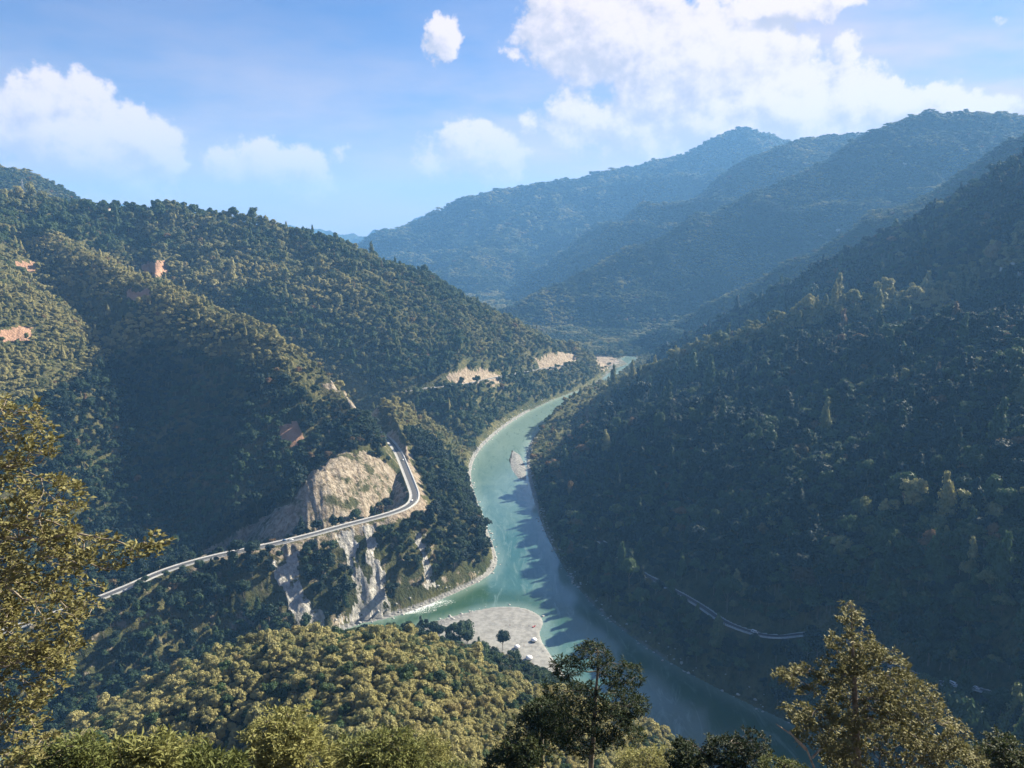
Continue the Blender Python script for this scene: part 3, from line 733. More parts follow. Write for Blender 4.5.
crest = np.min([seg_dist(TX, TY, a, b)[0] for a, b in zip(R1L[:-2], R1L[1:-1])], axis=0)
tint = np.where((reg == 2) & (crest < 55) & (TY > 1200), .78+.3*mid, tint)  # crest band: sunlight on the ridge trees put in as a paler tint
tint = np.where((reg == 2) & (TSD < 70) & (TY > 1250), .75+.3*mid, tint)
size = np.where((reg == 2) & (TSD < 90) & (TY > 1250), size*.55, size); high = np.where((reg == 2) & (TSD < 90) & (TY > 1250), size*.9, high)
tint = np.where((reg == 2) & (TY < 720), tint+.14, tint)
high = np.minimum(high, size*1.7)
tallm = (rnd > .93) & (reg != 0) & (reg != 3); variant = np.where(tallm, gs.choice([3, 6], N), variant); high = np.where(tallm, high*1.25, high)
keep2 = np.where(sunny, (mid+.9*rnd > .12), True) & np.where(reg == 1, rnd2 > .14, True) & np.where((reg == 2) & (TY < 2000), rnd2 > .34, True)
openp = samp(A_red, TX, TY) > .2
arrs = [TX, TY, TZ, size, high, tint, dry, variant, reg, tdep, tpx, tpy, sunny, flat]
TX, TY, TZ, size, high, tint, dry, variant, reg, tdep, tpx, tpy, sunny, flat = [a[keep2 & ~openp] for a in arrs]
N = len(TX); turn = gs.uniform(0, 2*np.pi, N)
print('TREES', N)
# the 300 trees that show largest are objects of their own
inframe = (tpx > 4) & (tpx < 1020) & (tpy > 4) & (tpy < 764) & visible(TX, TY, TZ+high*.55, 0)
score = np.where(inframe & ((reg == 2) | (reg == 0)), size/tdep*FPX, 0)
order = np.argsort(-score)[:290]
single = np.zeros(N, bool); single[order] = True
def stuff_forest(name, m, label):
    ids = np.nonzero(m & ~single)[0]
    if not len(ids): return
    me = bpy.data.meshes.new(name); me.vertices.add(len(ids))
    me.vertices.foreach_set('co', np.stack([TX[ids], TY[ids], TZ[ids]-.2], -1).astype(np.float32).ravel())
    for k, v, ty in (('turn', turn, 'FLOAT'), ('wide', size, 'FLOAT'), ('high', high, 'FLOAT'), ('tint', tint, 'FLOAT'), ('dry', dry, 'FLOAT'), ('variant', variant, 'INT')):
        a = me.attributes.new(k, ty, 'POINT'); a.data.foreach_set('value', np.asarray(v[ids], np.int32 if ty == 'INT' else np.float32))
    o = bpy.data.objects.new(name, me); col.objects.link(o)
    md = o.modifiers.new('forest', 'NODES'); md.node_group = NG
    tag(o, label, 'forest', kind='stuff')
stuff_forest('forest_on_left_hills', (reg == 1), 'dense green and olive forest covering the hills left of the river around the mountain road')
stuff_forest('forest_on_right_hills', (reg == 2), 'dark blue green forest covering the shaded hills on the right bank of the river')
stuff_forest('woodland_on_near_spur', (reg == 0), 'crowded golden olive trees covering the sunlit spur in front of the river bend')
stuff_forest('forest_on_far_mountains', (reg == 3), 'hazy blue green forest on the far mountains at the head of the valley')
def single_tree(i, cat, label, group):
    root = bpy.data.objects.new('forest_tree', None); col.objects.link(root)
    root.location = (TX[i], TY[i], TZ[i]-.2); root.rotation_euler = (0, 0, turn[i]); root.scale = (size[i], size[i], high[i])
    tag(root, label, cat, group)
    for nm, lib in (('crown', CROWN), ('trunk', TRUNK)):
        o = bpy.data.objects.new(nm, lib[variant[i]]); col.objects.link(o); o.parent = root
        o['tint'] = float(tint[i]); o['dry'] = float(dry[i])
rows = {}
smed = np.median((size/tdep)[order])
for i in order:
    r_ = 5 if flat[i] else int(reg[i]); x_, y_ = tpx[i], tpy[i]
    shape = 'narrow tall' if variant[i] in (3, 6) else ('wide spreading' if variant[i] in (1, 4, 7) else 'rounded')
    hue = 'russet' if dry[i] > .55 else ('golden' if tint[i] > 1.0 else ('olive' if tint[i] > .7 else ('mid green' if tint[i] > .28 else 'dark green')))
    if r_ == 5: place = 'on low ground behind the beach'
    elif r_ == 0:
        if x_ < 170: place = 'on the spur beside the left golden tree'
        elif x_ > 520: place = 'on the spur behind the slender tree'
        elif x_ > 430: place = 'on the spur flank above the beach'
        elif y_ < 655: place = 'on the spur crest below the landslides'
        elif y_ < 700: place = 'in the middle of the spur'
        else: place = 'low on the spur behind the bushes'
    else:
        if x_ > 900: place = 'at the right edge of the slope'
        elif x_ > 770: place = 'on the slope behind the pointed tree'
        elif y_ > 640: place = 'between the riverside road and the water'
        else: place = 'on the slope above the riverside road'
    big_ = 'large' if size[i]/tdep[i] > smed else 'smaller'
    shape = {'narrow tall': 'narrow', 'wide spreading': 'spreading', 'rounded': 'rounded'}[shape]
    rows.setdefault(('%s %s %s tree' % (big_, hue, shape), place), []).append(i)
ORD = ['', 'second', 'third', 'fourth', 'fifth', 'sixth', 'seventh', 'eighth', 'ninth', 'tenth', 'eleventh', 'twelfth', 'thirteenth', 'fourteenth', 'fifteenth', 'sixteenth', 'seventeenth', 'eighteenth', 'nineteenth', 'twentieth']
for (kind_, place), ids in rows.items():
    ids.sort(key=lambda j: tpx[j]); n_ = len(ids)
    for q, i in enumerate(ids):
        if n_ == 1: w_ = ''
        elif q == 0: w_ = 'leftmost '
        elif q == n_-1: w_ = 'rightmost '
        elif q < len(ORD): w_ = ORD[q]+' from left '
        else: w_ = ORD[min(n_-1-q, len(ORD)-1)]+' from right '
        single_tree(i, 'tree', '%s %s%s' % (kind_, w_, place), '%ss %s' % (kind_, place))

# ------------------------------------------------------------------ trees round the viewpoint, leaf by leaf
M_leafL = foliage_mat('golden_leaves', (.030, .040, .012), (.100, .105, .036), (.31, .275, .125), (.42, .25, .10), transl=.22, scale=4.5, rough=.6, spec=.15)
M_leafD = foliage_mat('dark_leaves', (.012, .022, .010), (.030, .048, .018), (.15, .15, .05), (.26, .20, .08), transl=.25, scale=1.2, rough=.6, spec=.15)
M_leafG = foliage_mat('bright_leaves', (.030, .045, .014), (.120, .140, .045), (.30, .29, .11), (.36, .26, .12), transl=.28, scale=1.6, rough=.6, spec=.15)
M_twig = plain_mat('pale_twigs', (.16, .13, .10), (.34, .29, .23), 4.0)
def leaves_at(tips, dirs, per, size, g, narrow=.42, spread=.9, droop=.1):
    n = len(tips)*per
    c = np.repeat(tips, per, 0); d0 = np.repeat(dirs, per, 0)
    a = g.normal(0, 1, (n, 3)); a[:, 2] = np.abs(a[:, 2])*.8
    d = d0*.5+a*spread; d[:, 2] -= droop; d /= np.linalg.norm(d, axis=1)[:, None]+1e-9
    s = np.cross(d, [0, 0, 1.0])+g.normal(0, .35, (n, 3)); s -= d*(s*d).sum(1)[:, None]; s /= np.linalg.norm(s, axis=1)[:, None]+1e-9
    up = np.cross(s, d); L = (size*g.uniform(.6, 1.3, n))[:, None]; base = c+d*L*g.uniform(.0, .5, (n, 1))+g.normal(0, size*.35, (n, 3))
    # six-point folded leaf: base, two mid sides, tip + midrib raised sides
    p0 = base; p1 = base+d*L*.42+s*L*narrow*.5+up*L*.10; p2 = base+d*L*.42-s*L*narrow*.5+up*L*.10; p3 = base+d*L-up*L*.12; pm = base+d*L*.5-up*L*.02
    v = np.stack([p0, p1, p3, p2, pm], 1).reshape(-1, 3); k = np.arange(n)[:, None]*5
    t = np.concatenate([k+[0, 4, 1], k+[1, 4, 2], k+[0, 3, 4], k+[3, 2, 4]])
    return v, t
def grow(base, top, lobes, ntip, g, trunk_r, wob=.25, first=.25, twigmin=.008):
    """skeleton: a trunk from base to top, tips scattered in ellipsoid lobes, each joined to the nearest wood nearer the trunk"""
    nt_ = 14; k = np.linspace(0, 1, nt_)[:, None]
    tr = base+(top-base)*k+np.cumsum(g.normal(0, wob/nt_*1.6, (nt_, 3)), 0)*[1, 1, .2]*k
    nodes = [p for p in tr]; par = [-1]+list(range(nt_-1)); L0 = np.linalg.norm(top-base)
    vol = np.array([l[1][0]*l[1][1]*l[1][2] for l in lobes])**.75; pr = vol/vol.sum(); tips = []
    for _ in range(ntip):
        l = lobes[g.choice(len(lobes), p=pr)]; u = g.normal(0, 1, 3); u /= np.linalg.norm(u); u *= g.uniform(.35, 1)**.45
        tips.append(l[0]+u*l[1])
    tips = np.array(tips)
    dtr = np.min(np.linalg.norm(tips[:, None]-tr[None, int(nt_*first):], axis=2), 1); tips = tips[np.argsort(dtr)]; dtr = np.sort(dtr)
    arr = np.zeros((nt_+ntip*4+10, 3)); arr[:nt_] = tr; cost = np.zeros(len(arr)); n = nt_; cost[:nt_] = np.linspace(0, L0*.25, nt_); cost[:int(nt_*first)] = 1e3
    tipid = []
    for t in tips:
        dd = np.linalg.norm(arr[:n]-t, axis=1); below = (arr[:n, 2] > t[2]+.3)*dd*.6
        j = int(np.argmin(dd+.42*cost[:n]+below)); d = dd[j]
        m = 3 if d > .5 else 1; prev = j
        for q in range(1, m+1):
            f = q/m; p = arr[j]*(1-f)+t*f+V([0, 0, 1])*(-.10*d*math.sin(f*math.pi))+(g.normal(0, .05*d, 3) if q < m else 0)
            arr[n] = p; par.append(prev); cost[n] = cost[j]+d*f; prev = n; n += 1
        tipid.append(n-1)
    w = np.zeros(n); w[tipid] = 1
    for i in range(n-1, 0, -1): w[par[i]] += w[i]
    r = trunk_r*np.sqrt(np.maximum(w, .3)/w[0])**1.05; r = np.maximum(r, twigmin)
    P_ = Parts(); P_.add(*tube(arr[:nt_], r[:nt_]*np.linspace(1.15, 1, nt_), 8))
    ch = {}
    for i in range(nt_, n): ch.setdefault(par[i], []).append(i)
    for i in range(nt_, n):                       # each strand starts at a fork and runs while it is an only child
        if len(ch.get(par[i], [])) == 1 and par[i] >= nt_: continue
        s = [par[i], i]
        while len(ch.get(s[-1], [])) == 1: s.append(ch[s[-1]][0])
        rr = r[s].copy(); rr[0] = min(rr[0], rr[1]*1.2)
        P_.add(*tube(arr[s], rr, 5))
    tip = arr[tipid]; dirs = tip-arr[[par[i] for i in tipid]]; dirs /= np.linalg.norm(dirs, axis=1)[:, None]+1e-9
    return P_, tip, dirs
def big_tree(name, label, base, top, lobes, ntip, per, size, mat, g, trunk_r=.16, bark=None, tint=.7, dry=0.0, group=None, bare=0, cat='tree', **kw):
    root = bpy.data.objects.new(name, None); col.objects.link(root); root.location = base; tag(root, label, cat, group)
    B = V(base); kl = {k: kw.pop(k) for k in ('narrow', 'spread', 'droop') if k in kw}
    P_, tip, dirs = grow(V([0, 0, -.5]), V(top)-B, [(V(c)-B, V(r)) for c, r in lobes], ntip, g, trunk_r, **kw)
    P_.obj('trunk', bark or M_bark, root, smooth=True)
    keep = np.ones(len(tip), bool); keep[g.random(len(tip)) < bare] = False
    v, t = leaves_at(tip[keep], dirs[keep], per, size, g, **kl)
    c = mesh_np('crown', v, tris=t, mat=mat, parent=root); c['tint'] = tint; c['dry'] = dry
    return root
def ground(x, y): return float(land(np.array([x]), np.array([y]))[0])
def lobe(px, py, Y, rx, rz, ry=None): p = PY(px, py, Y); return (p, V([rx, ry or rx, rz]))
g1 = np.random.default_rng(11)
# tall golden tree at the left edge
b = PY(-45, 900, 17.8)
big_tree('broadleaf_tree', 'large golden leaved tree with dense leaf rosettes filling the left edge', (b[0], b[1], ground(b[0], b[1])), PY(-30, 405, 17.8),
    [lobe(15, 435, 17.5, .95, .85), lobe(-10, 500, 17.5, 1.2, 1.0), lobe(50, 505, 17.2, .85, .75), lobe(30, 560, 17.5, 1.3, .9), lobe(70, 548, 17.0, .75, .5), lobe(112, 556, 16.8, .62, .36), lobe(148, 546, 16.7, .42, .30), lobe(25, 620, 17.3, 1.35, .9), lobe(80, 600, 17.0, .6, .5),
     lobe(20, 680, 17.5, 1.1, .8), lobe(55, 655, 17.2, .7, .4), lobe(-40, 600, 18, 1.5, 2.6), lobe(12, 740, 17.4, 1.0, .8)], 1400, 14, .125, M_leafL, g1, trunk_r=.17, bark=M_twig, tint=.84, narrow=.62, bare=.03)
# pointed golden tree lower right
b = PY(862, 1000, 31)
big_tree('broadleaf_tree', 'pointed bushy golden green tree standing alone above the river at lower right', (b[0], b[1], ground(b[0], b[1])), PY(852, 604, 31),
    [lobe(850, 618, 31, .55, .7), lobe(856, 650, 31, 1.25, .9), lobe(880, 665, 31, 1.2, .8), lobe(835, 672, 30.8, .9, .6), lobe(802, 680, 30.5, 1.0, .4), lobe(785, 676, 30.5, .45, .35), lobe(905, 700, 31, 1.5, .9), lobe(865, 705, 31, 1.8, 1.0),
     lobe(825, 730, 30.5, 1.5, .8), lobe(930, 730, 31, 1.6, .9), lobe(880, 760, 31, 2.6, 1.2), lobe(960, 765, 31, 1.2, .9), lobe(800, 712, 30.5, .7, .3)], 1500, 18, .15, M_leafL, g1, trunk_r=.20, tint=.72, narrow=.55, bare=.02)
# slender dark feathery tree in the middle
b = PY(583, 900, 38)
big_tree('slender_tree', 'slender dark green feathery tree with a thin trunk in front of the river bend', (b[0], b[1], ground(b[0], b[1])), PY(598, 650, 38),
    [lobe(592, 656, 38, 1.0, .5), lobe(568, 668, 38, .9, .45), lobe(620, 675, 38, 1.2, .6), lobe(636, 706, 38, .8, .35), lobe(553, 690, 38, .6, .3), lobe(585, 698, 38, 1.2, .7), lobe(622, 705, 38, 1.3, .5), lobe(604, 722, 38, 1.6, .6), lobe(560, 712, 38, .9, .5), lobe(625, 735, 38, 1.0, .5), lobe(585, 742, 38, 1.4, .6), lobe(560, 728, 38, .9, .5)], 820, 20, .19, M_leafD, g1, trunk_r=.13, tint=.42, narrow=.30, droop=.35, first=.35)
# bushes and small trees peeping up along the bottom
bush = [
 ('leafy_bush', 'dark shrub with yellowing tips left of the slender feathery tree', 540, 706, 42, 1.7, 1.3, M_leafD, .62, 260, .17),
 ('leafy_bush', 'low dark shrub under the beach trees at the left foot of the slender feathery tree', 512, 745, 40, 1.6, 1.2, M_leafD, .45, 230, .17),
 ('leafy_bush', 'rounded dark green bush against the green river water right of centre', 735, 742, 36, 1.6, .9, M_leafD, .35, 330, .13),
 ('leafy_bush', 'low dark bush left of the rounded dark bush above the river', 695, 748, 36, 1.2, .8, M_leafD, .32, 220, .13),
 ('leafy_bush', 'sunlit yellow green bush behind the slender feathery tree', 648, 752, 44, 1.9, 1.3, M_leafG, .85, 280, .16),
 ('leafy_bush', 'bright olive bush with long leaves at the bottom left beside the big golden tree', 118, 762, 21, 1.3, .8, M_leafG, .75, 300, .20),
 ('leafy_bush', 'bright green bush with upright leaves at the bottom edge below the dark valley', 210, 768, 22, 1.3, .7, M_leafG, .62, 280, .20),
 ('leafy_bush', 'tall tufted yellow green bush at the bottom centre left', 290, 725, 30, 1.7, 1.3, M_leafG, .70, 380, .20),
 ('leafy_bush', 'wide yellow green bush at the bottom edge right of the tall tufted bush', 372, 745, 31, 2.0, 1.2, M_leafG, .68, 400, .20),
 ('leafy_bush', 'shaded green bush at the bottom edge between the dry spur and the slender tree', 455, 778, 32, 1.5, 1.0, M_leafG, .5, 260, .19),
 ('leafy_bush', 'pale olive bush at the bottom edge between the two bright left bushes', 165, 752, 26, 1.3, .9, M_leafG, .85, 240, .16),
 ('leafy_bush', 'sunlit long leaved bush just right of the wide yellow green bush', 415, 752, 36, 1.6, 1.0, M_leafG, .8, 300, .17),
 ('leafy_bush', 'leafy grey green bush at the foot of the big golden tree', 60, 748, 20, 1.2, .9, M_leafG, .45, 260, .16),
 ('leafy_bush', 'dark bush in the bottom right corner beyond the pointed golden tree', 1000, 745, 34, 1.5, 1.2, M_leafD, .5, 280, .15),
 ('leafy_bush', 'small bush at the bottom edge right of the rounded dark bush', 785, 765, 33, 1.0, .7, M_leafG, .5, 160, .14)]
for nm, lb_, px, py, Y, rx, rz, mt, ti, nt2, ls in bush:
    c = PY(px, py, Y); gz = ground(c[0], c[1]); c[2] += .0
    L_ = [(c+V([g1.uniform(-.6, .6)*rx, g1.uniform(-.4, .4)*rx, -rz*.55+g1.uniform(-.3, .2)*rz]), V([rx, rx, rz])*g1.uniform(.5, .8)) for _ in range(6)] + [(c+V([0, 0, -rz*1.4]), V([rx*1.2, rx, rz]))]
    big_tree(nm, lb_, (c[0], c[1], gz), c+V([.1, .1, -.1]), L_, int(nt2*1.25), 20, ls*1.1, mt, g1, trunk_r=.10, tint=ti, narrow=.34 if mt is M_leafG else .45, cat='bush', first=.4)
g2 = np.random.default_rng(14)
ux_ = g2.uniform(-90, 60, 42000); uy_ = g2.uniform(16, 140, 42000); k = (np.abs(ux_) < .72*uy_+2)
ux_, uy_ = ux_[k], uy_[k]; uz_ = land(ux_, uy_); a_, b__, c_ = project(ux_, uy_, uz_+1.5)
k = (b__ < 830); ux_, uy_, uz_ = ux_[k], uy_[k], uz_[k]
tp = np.stack([ux_, uy_, uz_+g2.uniform(.1, 1.6, len(ux_))], -1)
v_, t_ = leaves_at(tp, np.tile([0, 0, 1.0], (len(tp), 1)), 14, .38, g2, narrow=.32, spread=1.1)
o = mesh_np('undergrowth', v_, tris=t_, mat=M_leafG); o['tint'] = .55; o['dry'] = 0.0; tag(o, 'bright green undergrowth covering the steep slope below the viewpoint', 'undergrowth', kind='stuff')
# leafless forked branch above the water at lower right
B = PY(812, 752, 29.5); T_ = Parts()
for a in [[(815, 770), (806, 748), (792, 735), (776, 724)], [(806, 750), (797, 741), (789, 731)], [(812, 758), (824, 745), (828, 738)]]:
    T_.add(*tube(np.array([PY(x, y, 29.5) for x, y in a]), np.linspace(.05, .02, len(a)), 6))
T_.add(*tube(np.array([PY(815, 770, 29.5), V([*PY(822, 800, 29.8)[:2], ground(*PY(822, 800, 29.8)[:2])])]), [.06, .08], 6))
tag(T_.obj('bare_branch', M_twig, smooth=True), 'leafless forked branch sticking out over the green water beside the pointed golden tree', 'branch')

# ------------------------------------------------------------------ beach: trees, tents, raft, people
def at_ground(px, py, near=300): p = hit([px], [py], near)[0]; p[2] = ground(p[0], p[1]); return p
def placed_tree(px, py_base, w, h, var, label, near=300, t=.22, d=0.0, nm='tree'):
    p = at_ground(px, py_base, near)
    root = bpy.data.objects.new('shade_tree' if nm == 'tree' else nm, None); col.objects.link(root); root.location = p; root.scale = (w, w, h); root.rotation_euler = (0, 0, px*.37); tag(root, label, 'tree')
    for n_, lib in (('crown', CROWN), ('trunk', TRUNK)):
        o = bpy.data.objects.new(n_, lib[var]); col.objects.link(o); o.parent = root; o['tint'] = t; o['dry'] = d
placed_tree(464, 641, 27, 22, 0, 'largest dark shade tree standing at the edge of the grey beach', t=.15)
placed_tree(432, 636, 17, 15, 2, 'smaller dark round tree by the water left of the largest shade tree', t=.12)
placed_tree(503, 652, 17, 21, 5, 'upright dark tree beside the white tents on the beach', t=.15)
placed_tree(448, 638, 13, 12, 2, 'small dark tree between the two shade trees at the beach edge', t=.2)
M_canvas = plain_mat('white_canvas', (.74, .76, .80), (.84, .86, .88), .8, .7)
M_pole = plain_mat('metal_pole', (.30, .31, .32), (.42, .42, .43), 2, .5)
def dome_tent(px, py, w, label):
    p = at_ground(px, py, 450); root = bpy.data.objects.new('dome_tent', None); col.objects.link(root); root.location = p
    tag(root, label, 'tent', 'white tents on the beach')
    iv, it = ICO2; m = iv[:, 2] > -.05; v = iv.copy(); v[:, 2] = np.maximum(v[:, 2], 0)
    v = v*[w/2, w/2, w*.34]; v[:, 2] += 1.5; ang = np.arctan2(v[:, 1], v[:, 0]); v[:, 2] -= .25*np.abs(np.sin(ang*4))*(v[:, 2] < 2.4)
    mesh_np('canopy', v, tris=it, mat=M_canvas, parent=root)
    for k in range(6):
        a = k*math.pi/3; T2 = Parts(); T2.add(*tube([[w*.46*math.cos(a), w*.46*math.sin(a), -.3], [w*.45*math.cos(a), w*.45*math.sin(a), 1.7]], [.07, .06], 5)); T2.obj('pole', M_pole, root)
dome_tent(534, 643, 6.5, 'white dome tent nearest the water on the grey beach')
dome_tent(517, 649, 6.0, 'white dome tent between the upright dark tree and the tent by the water')
dome_tent(529, 660, 7.0, 'white dome tent on the beach lower than the other beach tents, close to the bushes')
dome_tent(477, 655, 6.0, 'white dome tent half hidden in the dark trees behind the beach')
dome_tent(539, 675, 5.5, 'white dome tent lowest down the beach beside the dark shrubs')
# people, two pixels tall: one simple continuous body, copied
def person_mesh():
    vs = [(0, 0, .95), (0, 0, 1.2), (0, 0, 1.45), (0, 0, 1.58), (0, .02, 1.70), (.1, 0, .88), (.11, .03, .5), (.12, 0, .05), (-.1, 0, .88), (-.12, -.04, .5), (-.14, -.05, .05), (.2, 0, 1.42), (.27, .02, 1.13), (.28, .1, .88), (-.2, 0, 1.42), (-.27, 0, 1.13), (-.27, .08, .9), (.13, .12, .03), (-.13, .08, .03)]
    es = [(0, 1), (1, 2), (2, 3), (3, 4), (0, 5), (5, 6), (6, 7), (0, 8), (8, 9), (9, 10), (2, 11), (11, 12), (12, 13), (2, 14), (14, 15), (15, 16), (7, 17), (10, 18)]
    rd = [.15, .14, .16, .06, .105, .095, .07, .05, .095, .07, .05, .06, .045, .035, .06, .045, .035, .045, .045]
    me = bpy.data.meshes.new('person'); me.from_pydata(vs, es, []); o = bpy.data.objects.new('person', me); col.objects.link(o)
    sk = o.modifiers.new('skin', 'SKIN'); sb = o.modifiers.new('sub', 'SUBSURF'); sb.levels = 1; sb.render_levels = 1
    for i, r_ in enumerate(rd): me.skin_vertices[0].data[i].radius = (r_, r_)
    me.skin_vertices[0].data[0].use_root = True
    dg = bpy.context.evaluated_depsgraph_get(); m2 = bpy.data.meshes.new_from_object(o.evaluated_get(dg)); bpy.data.objects.remove(o)
    return m2
PM = person_mesh()
cl_ = [plain_mat('dark_clothes', (.03, .03, .05), (.06, .05, .08)), plain_mat('red_clothes', (.30, .05, .05), (.40, .08, .07)), plain_mat('pale_clothes', (.5, .5, .5), (.6, .6, .62)), plain_mat('blue_clothes', (.05, .10, .28), (.08, .14, .34))]
cn = ['dark', 'red', 'pale', 'blue']; meshes = []
for m in cl_: q = PM.copy(); q.materials.clear(); q.materials.append(m); meshes.append(q)
ppl = [(506, 626, 0, 'standing alone on the open upper beach'), (510, 626, 1, 'standing on the open upper beach beside a dark dressed person'), (523, 627, 0, 'standing left of the red raft'), (529, 629, 3, 'standing at the near end of the red raft'),
       (515, 643, 0, 'in the row of people above the middle tent'), (518, 644, 2, 'in the row of people above the middle tent'), (521, 644, 0, 'at the right end of the row above the middle tent'), (524, 647, 1, 'standing between the middle tent and the tent by the water'),
       (538, 649, 0, 'standing below the tent by the water'), (541, 651, 3, 'walking on the beach below the tent by the water'), (543, 654, 0, 'walking near the waterline below the tents'), (533, 667, 1, 'standing between the two lowest tents'), (546, 640, 0, 'standing at the waterline by the dark boat')]
for x_, y_, c_, wh in ppl:
    o = bpy.data.objects.new('person', meshes[c_]); col.objects.link(o); o.location = at_ground(x_, y_, 450); o.rotation_euler = (0, 0, x_*1.3)
    tag(o, 'person in %s clothes %s' % (cn[c_], wh), 'person', 'people on the beach')
def hull(name, px, py, L, W, mat, label, turn, cat):
    root_p = at_ground(px, py, 450); P_ = Parts(); n = 18; t = np.linspace(0, 2*np.pi, n, endpoint=False)
    o_ = np.column_stack([np.sign(np.cos(t))*np.abs(np.cos(t))**.6*L/2, np.sin(t)*W/2, .55+.25*np.abs(np.cos(t))**4])
    i_ = o_*[.82, .7, 1]; bt = o_*[.85, .75, 0]+[0, 0, .05]; fl = i_*[1, 1, 0]+[0, 0, .2]
    P_.v = [np.concatenate([o_, i_, bt, fl])]; a = np.arange(n); b2 = (a+1) % n
    q = [np.column_stack([a, b2, b2+n, a+n]), np.column_stack([a+2*n, b2+2*n, b2, a]), np.column_stack([a+n, b2+n, b2+3*n, a+3*n])]
    P_.q = [np.concatenate(q)]; tr = [[3*n, 3*n+i, 3*n+i+1] for i in range(1, n-1)]+[[2*n, 2*n+i+1, 2*n+i] for i in range(1, n-1)]; P_.t = [np.array(tr)]
    o = P_.obj(name, mat); o.location = root_p; o.rotation_euler = (0, 0, turn); tag(o, label, cat)
    for k in (-.2, .2):
        h_ = mesh_np('seat_board', [[k*L-.15, -W*.36, .5], [k*L+.15, -W*.36, .5], [k*L+.15, W*.36, .5], [k*L-.15, W*.36, .5], [k*L-.15, -W*.36, .56], [k*L+.15, -W*.36, .56], [k*L+.15, W*.36, .56], [k*L-.15, W*.36, .56]], quads=[(0, 3, 2, 1), (4, 5, 6, 7), (0, 1, 5, 4), (1, 2, 6, 5), (2, 3, 7, 6), (3, 0, 4, 7)], mat=M_pole, parent=o)
hull('raft', 534, 628, 5.0, 2.2, cl_[1], 'red inflatable raft pulled up on the upper beach', .9, 'raft')
hull('boat', 547, 638, 5.0, 1.8, cl_[0], 'dark boat lying at the waterline of the grey beach', 1.9, 'boat')

# ------------------------------------------------------------------ vehicles on the roads
M_glass = plain_mat('dark_glass', (.02, .025, .03), (.03, .035, .04), 1, .1, .5); M_tyre = plain_mat('tyre', (.02, .02, .02), (.03, .03, .03)); M_white = plain_mat('white_car_paint', (.76, .77, .78), (.82, .82, .82), .3, .3, .5); M_blue = plain_mat('blue_car_paint', (.08, .16, .30), (.1, .18, .34), .3, .3, .5)
def vehicle(line, px, L, W, H, mat, label, side=1, van=False):
    lx, ly, _ = project(line[:, 0], line[:, 1], line[:, 2]); i = int(np.argmin(np.hypot(lx-px[0], ly-px[1]))); i = min(max(i, 1), len(line)-2)
    t = line[i+1]-line[i-1]; a = math.atan2(t[1], t[0]); nrm = V([-math.sin(a), math.cos(a), 0]); p = line[i]+nrm*1.7*side+V([0, 0, .13])
    root = bpy.data.objects.new('parked_van' if van else 'car', None); col.objects.link(root); root.location = p; root.rotation_euler = (0, 0, a); tag(root, label, 'van' if van else 'car', 'vehicles on the mountain roads')
    prof = [(-.5, .18), (-.5, .62), (-.46, .98), (.30, 1.0), (.42, .62), (.5, .55), (.5, .18)] if van else [(-.5, .2), (-.5, .58), (-.36, .62), (-.24, 1.0), (.10, 1.0), (.24, .64), (.46, .56), (.5, .45), (.5, .2)]
    n = len(prof); v = [(x*L, s*W/2*(.88 if z > .8 else 1), z*H) for s in (-1, 1) for x, z in prof]
    q = [(k, (k+1) % n, (k+1) % n+n, k+n) for k in range(n)]; tr = [(0, k+1, k) for k in range(1, n-1)]+[(n, n+k, n+k+1) for k in range(1, n-1)]
    mesh_np('body', v, quads=q, tris=tr, mat=mat, parent=root)
    z0, z1 = .66*H, .92*H; x0, x1 = (-.40*L, .26*L) if van else (-.28*L, .15*L)
    for s in (-1, 1):
        mesh_np('side_window', [(x0, s*(W/2*.965+.012), z0), (x1+.04*L, s*(W/2*.965+.012), z0), (x1-.03*L, s*(W/2*.90+.012), z1), (x0+.05*L, s*(W/2*.90+.012), z1)], quads=[(0, 1, 2, 3)], mat=M_glass, parent=root)
    xa, xb = (.415*L, .315*L) if van else (.235*L, .115*L)
    mesh_np('windscreen', [(xa+.03, -W*.42, z0), (xa+.03, W*.42, z0), (xb+.03, W*.40, z1), (xb+.03, -W*.40, z1)], quads=[(0, 1, 2, 3)], mat=M_glass, parent=root)
    for sx in (-.31, .31):
        for s in (-1, 1):
            th = np.linspace(0, 2*np.pi, 12, endpoint=False); r_ = .19*H+.04
            ww = [(sx*L+r_*math.cos(a_), s*(W/2+o_), r_+r_*math.sin(a_)) for o_ in (-.18, .03) for a_ in th]
            mesh_np('wheel', ww, quads=[(k, (k+1) % 12, (k+1) % 12+12, k+12) for k in range(12)], tris=[(12, 12+k, 13+k) for k in range(1, 11)], mat=M_tyre, parent=root)
vehicle(ROAD, (411, 500), 4.4, 1.8, 1.5, M_white, 'white car rounding the outer bend of the mountain road', 1)
vehicle(ROAD, (289, 541), 4.4, 1.8, 1.5, M_white, 'white car on the straight below the pale landslide scar', -1)
vehicle(ROAD, (283, 542), 4.2, 1.8, 1.5, M_blue, 'blue car just behind the white car on the straight below the landslide scar', 1)
vehicle(ROAD, (400, 460), 4.4, 1.8, 1.5, M_white, 'white car climbing the upper mountain road towards the crest', -1)
vehicle(ROAD3, (752, 636), 6.0, 2.1, 2.5, M_white, 'white van on the shaded riverside road under the right hill', 0, True)
vehicle(ROAD3, (953, 690), 5.4, 2.0, 2.2, M_white, 'white van at the right end of the riverside road beyond the pointed golden tree', 0, True)
vehicle(ROAD3, (972, 697), 4.6, 1.8, 1.5, M_white, 'white car ahead of the van at the right end of the riverside road', 0)

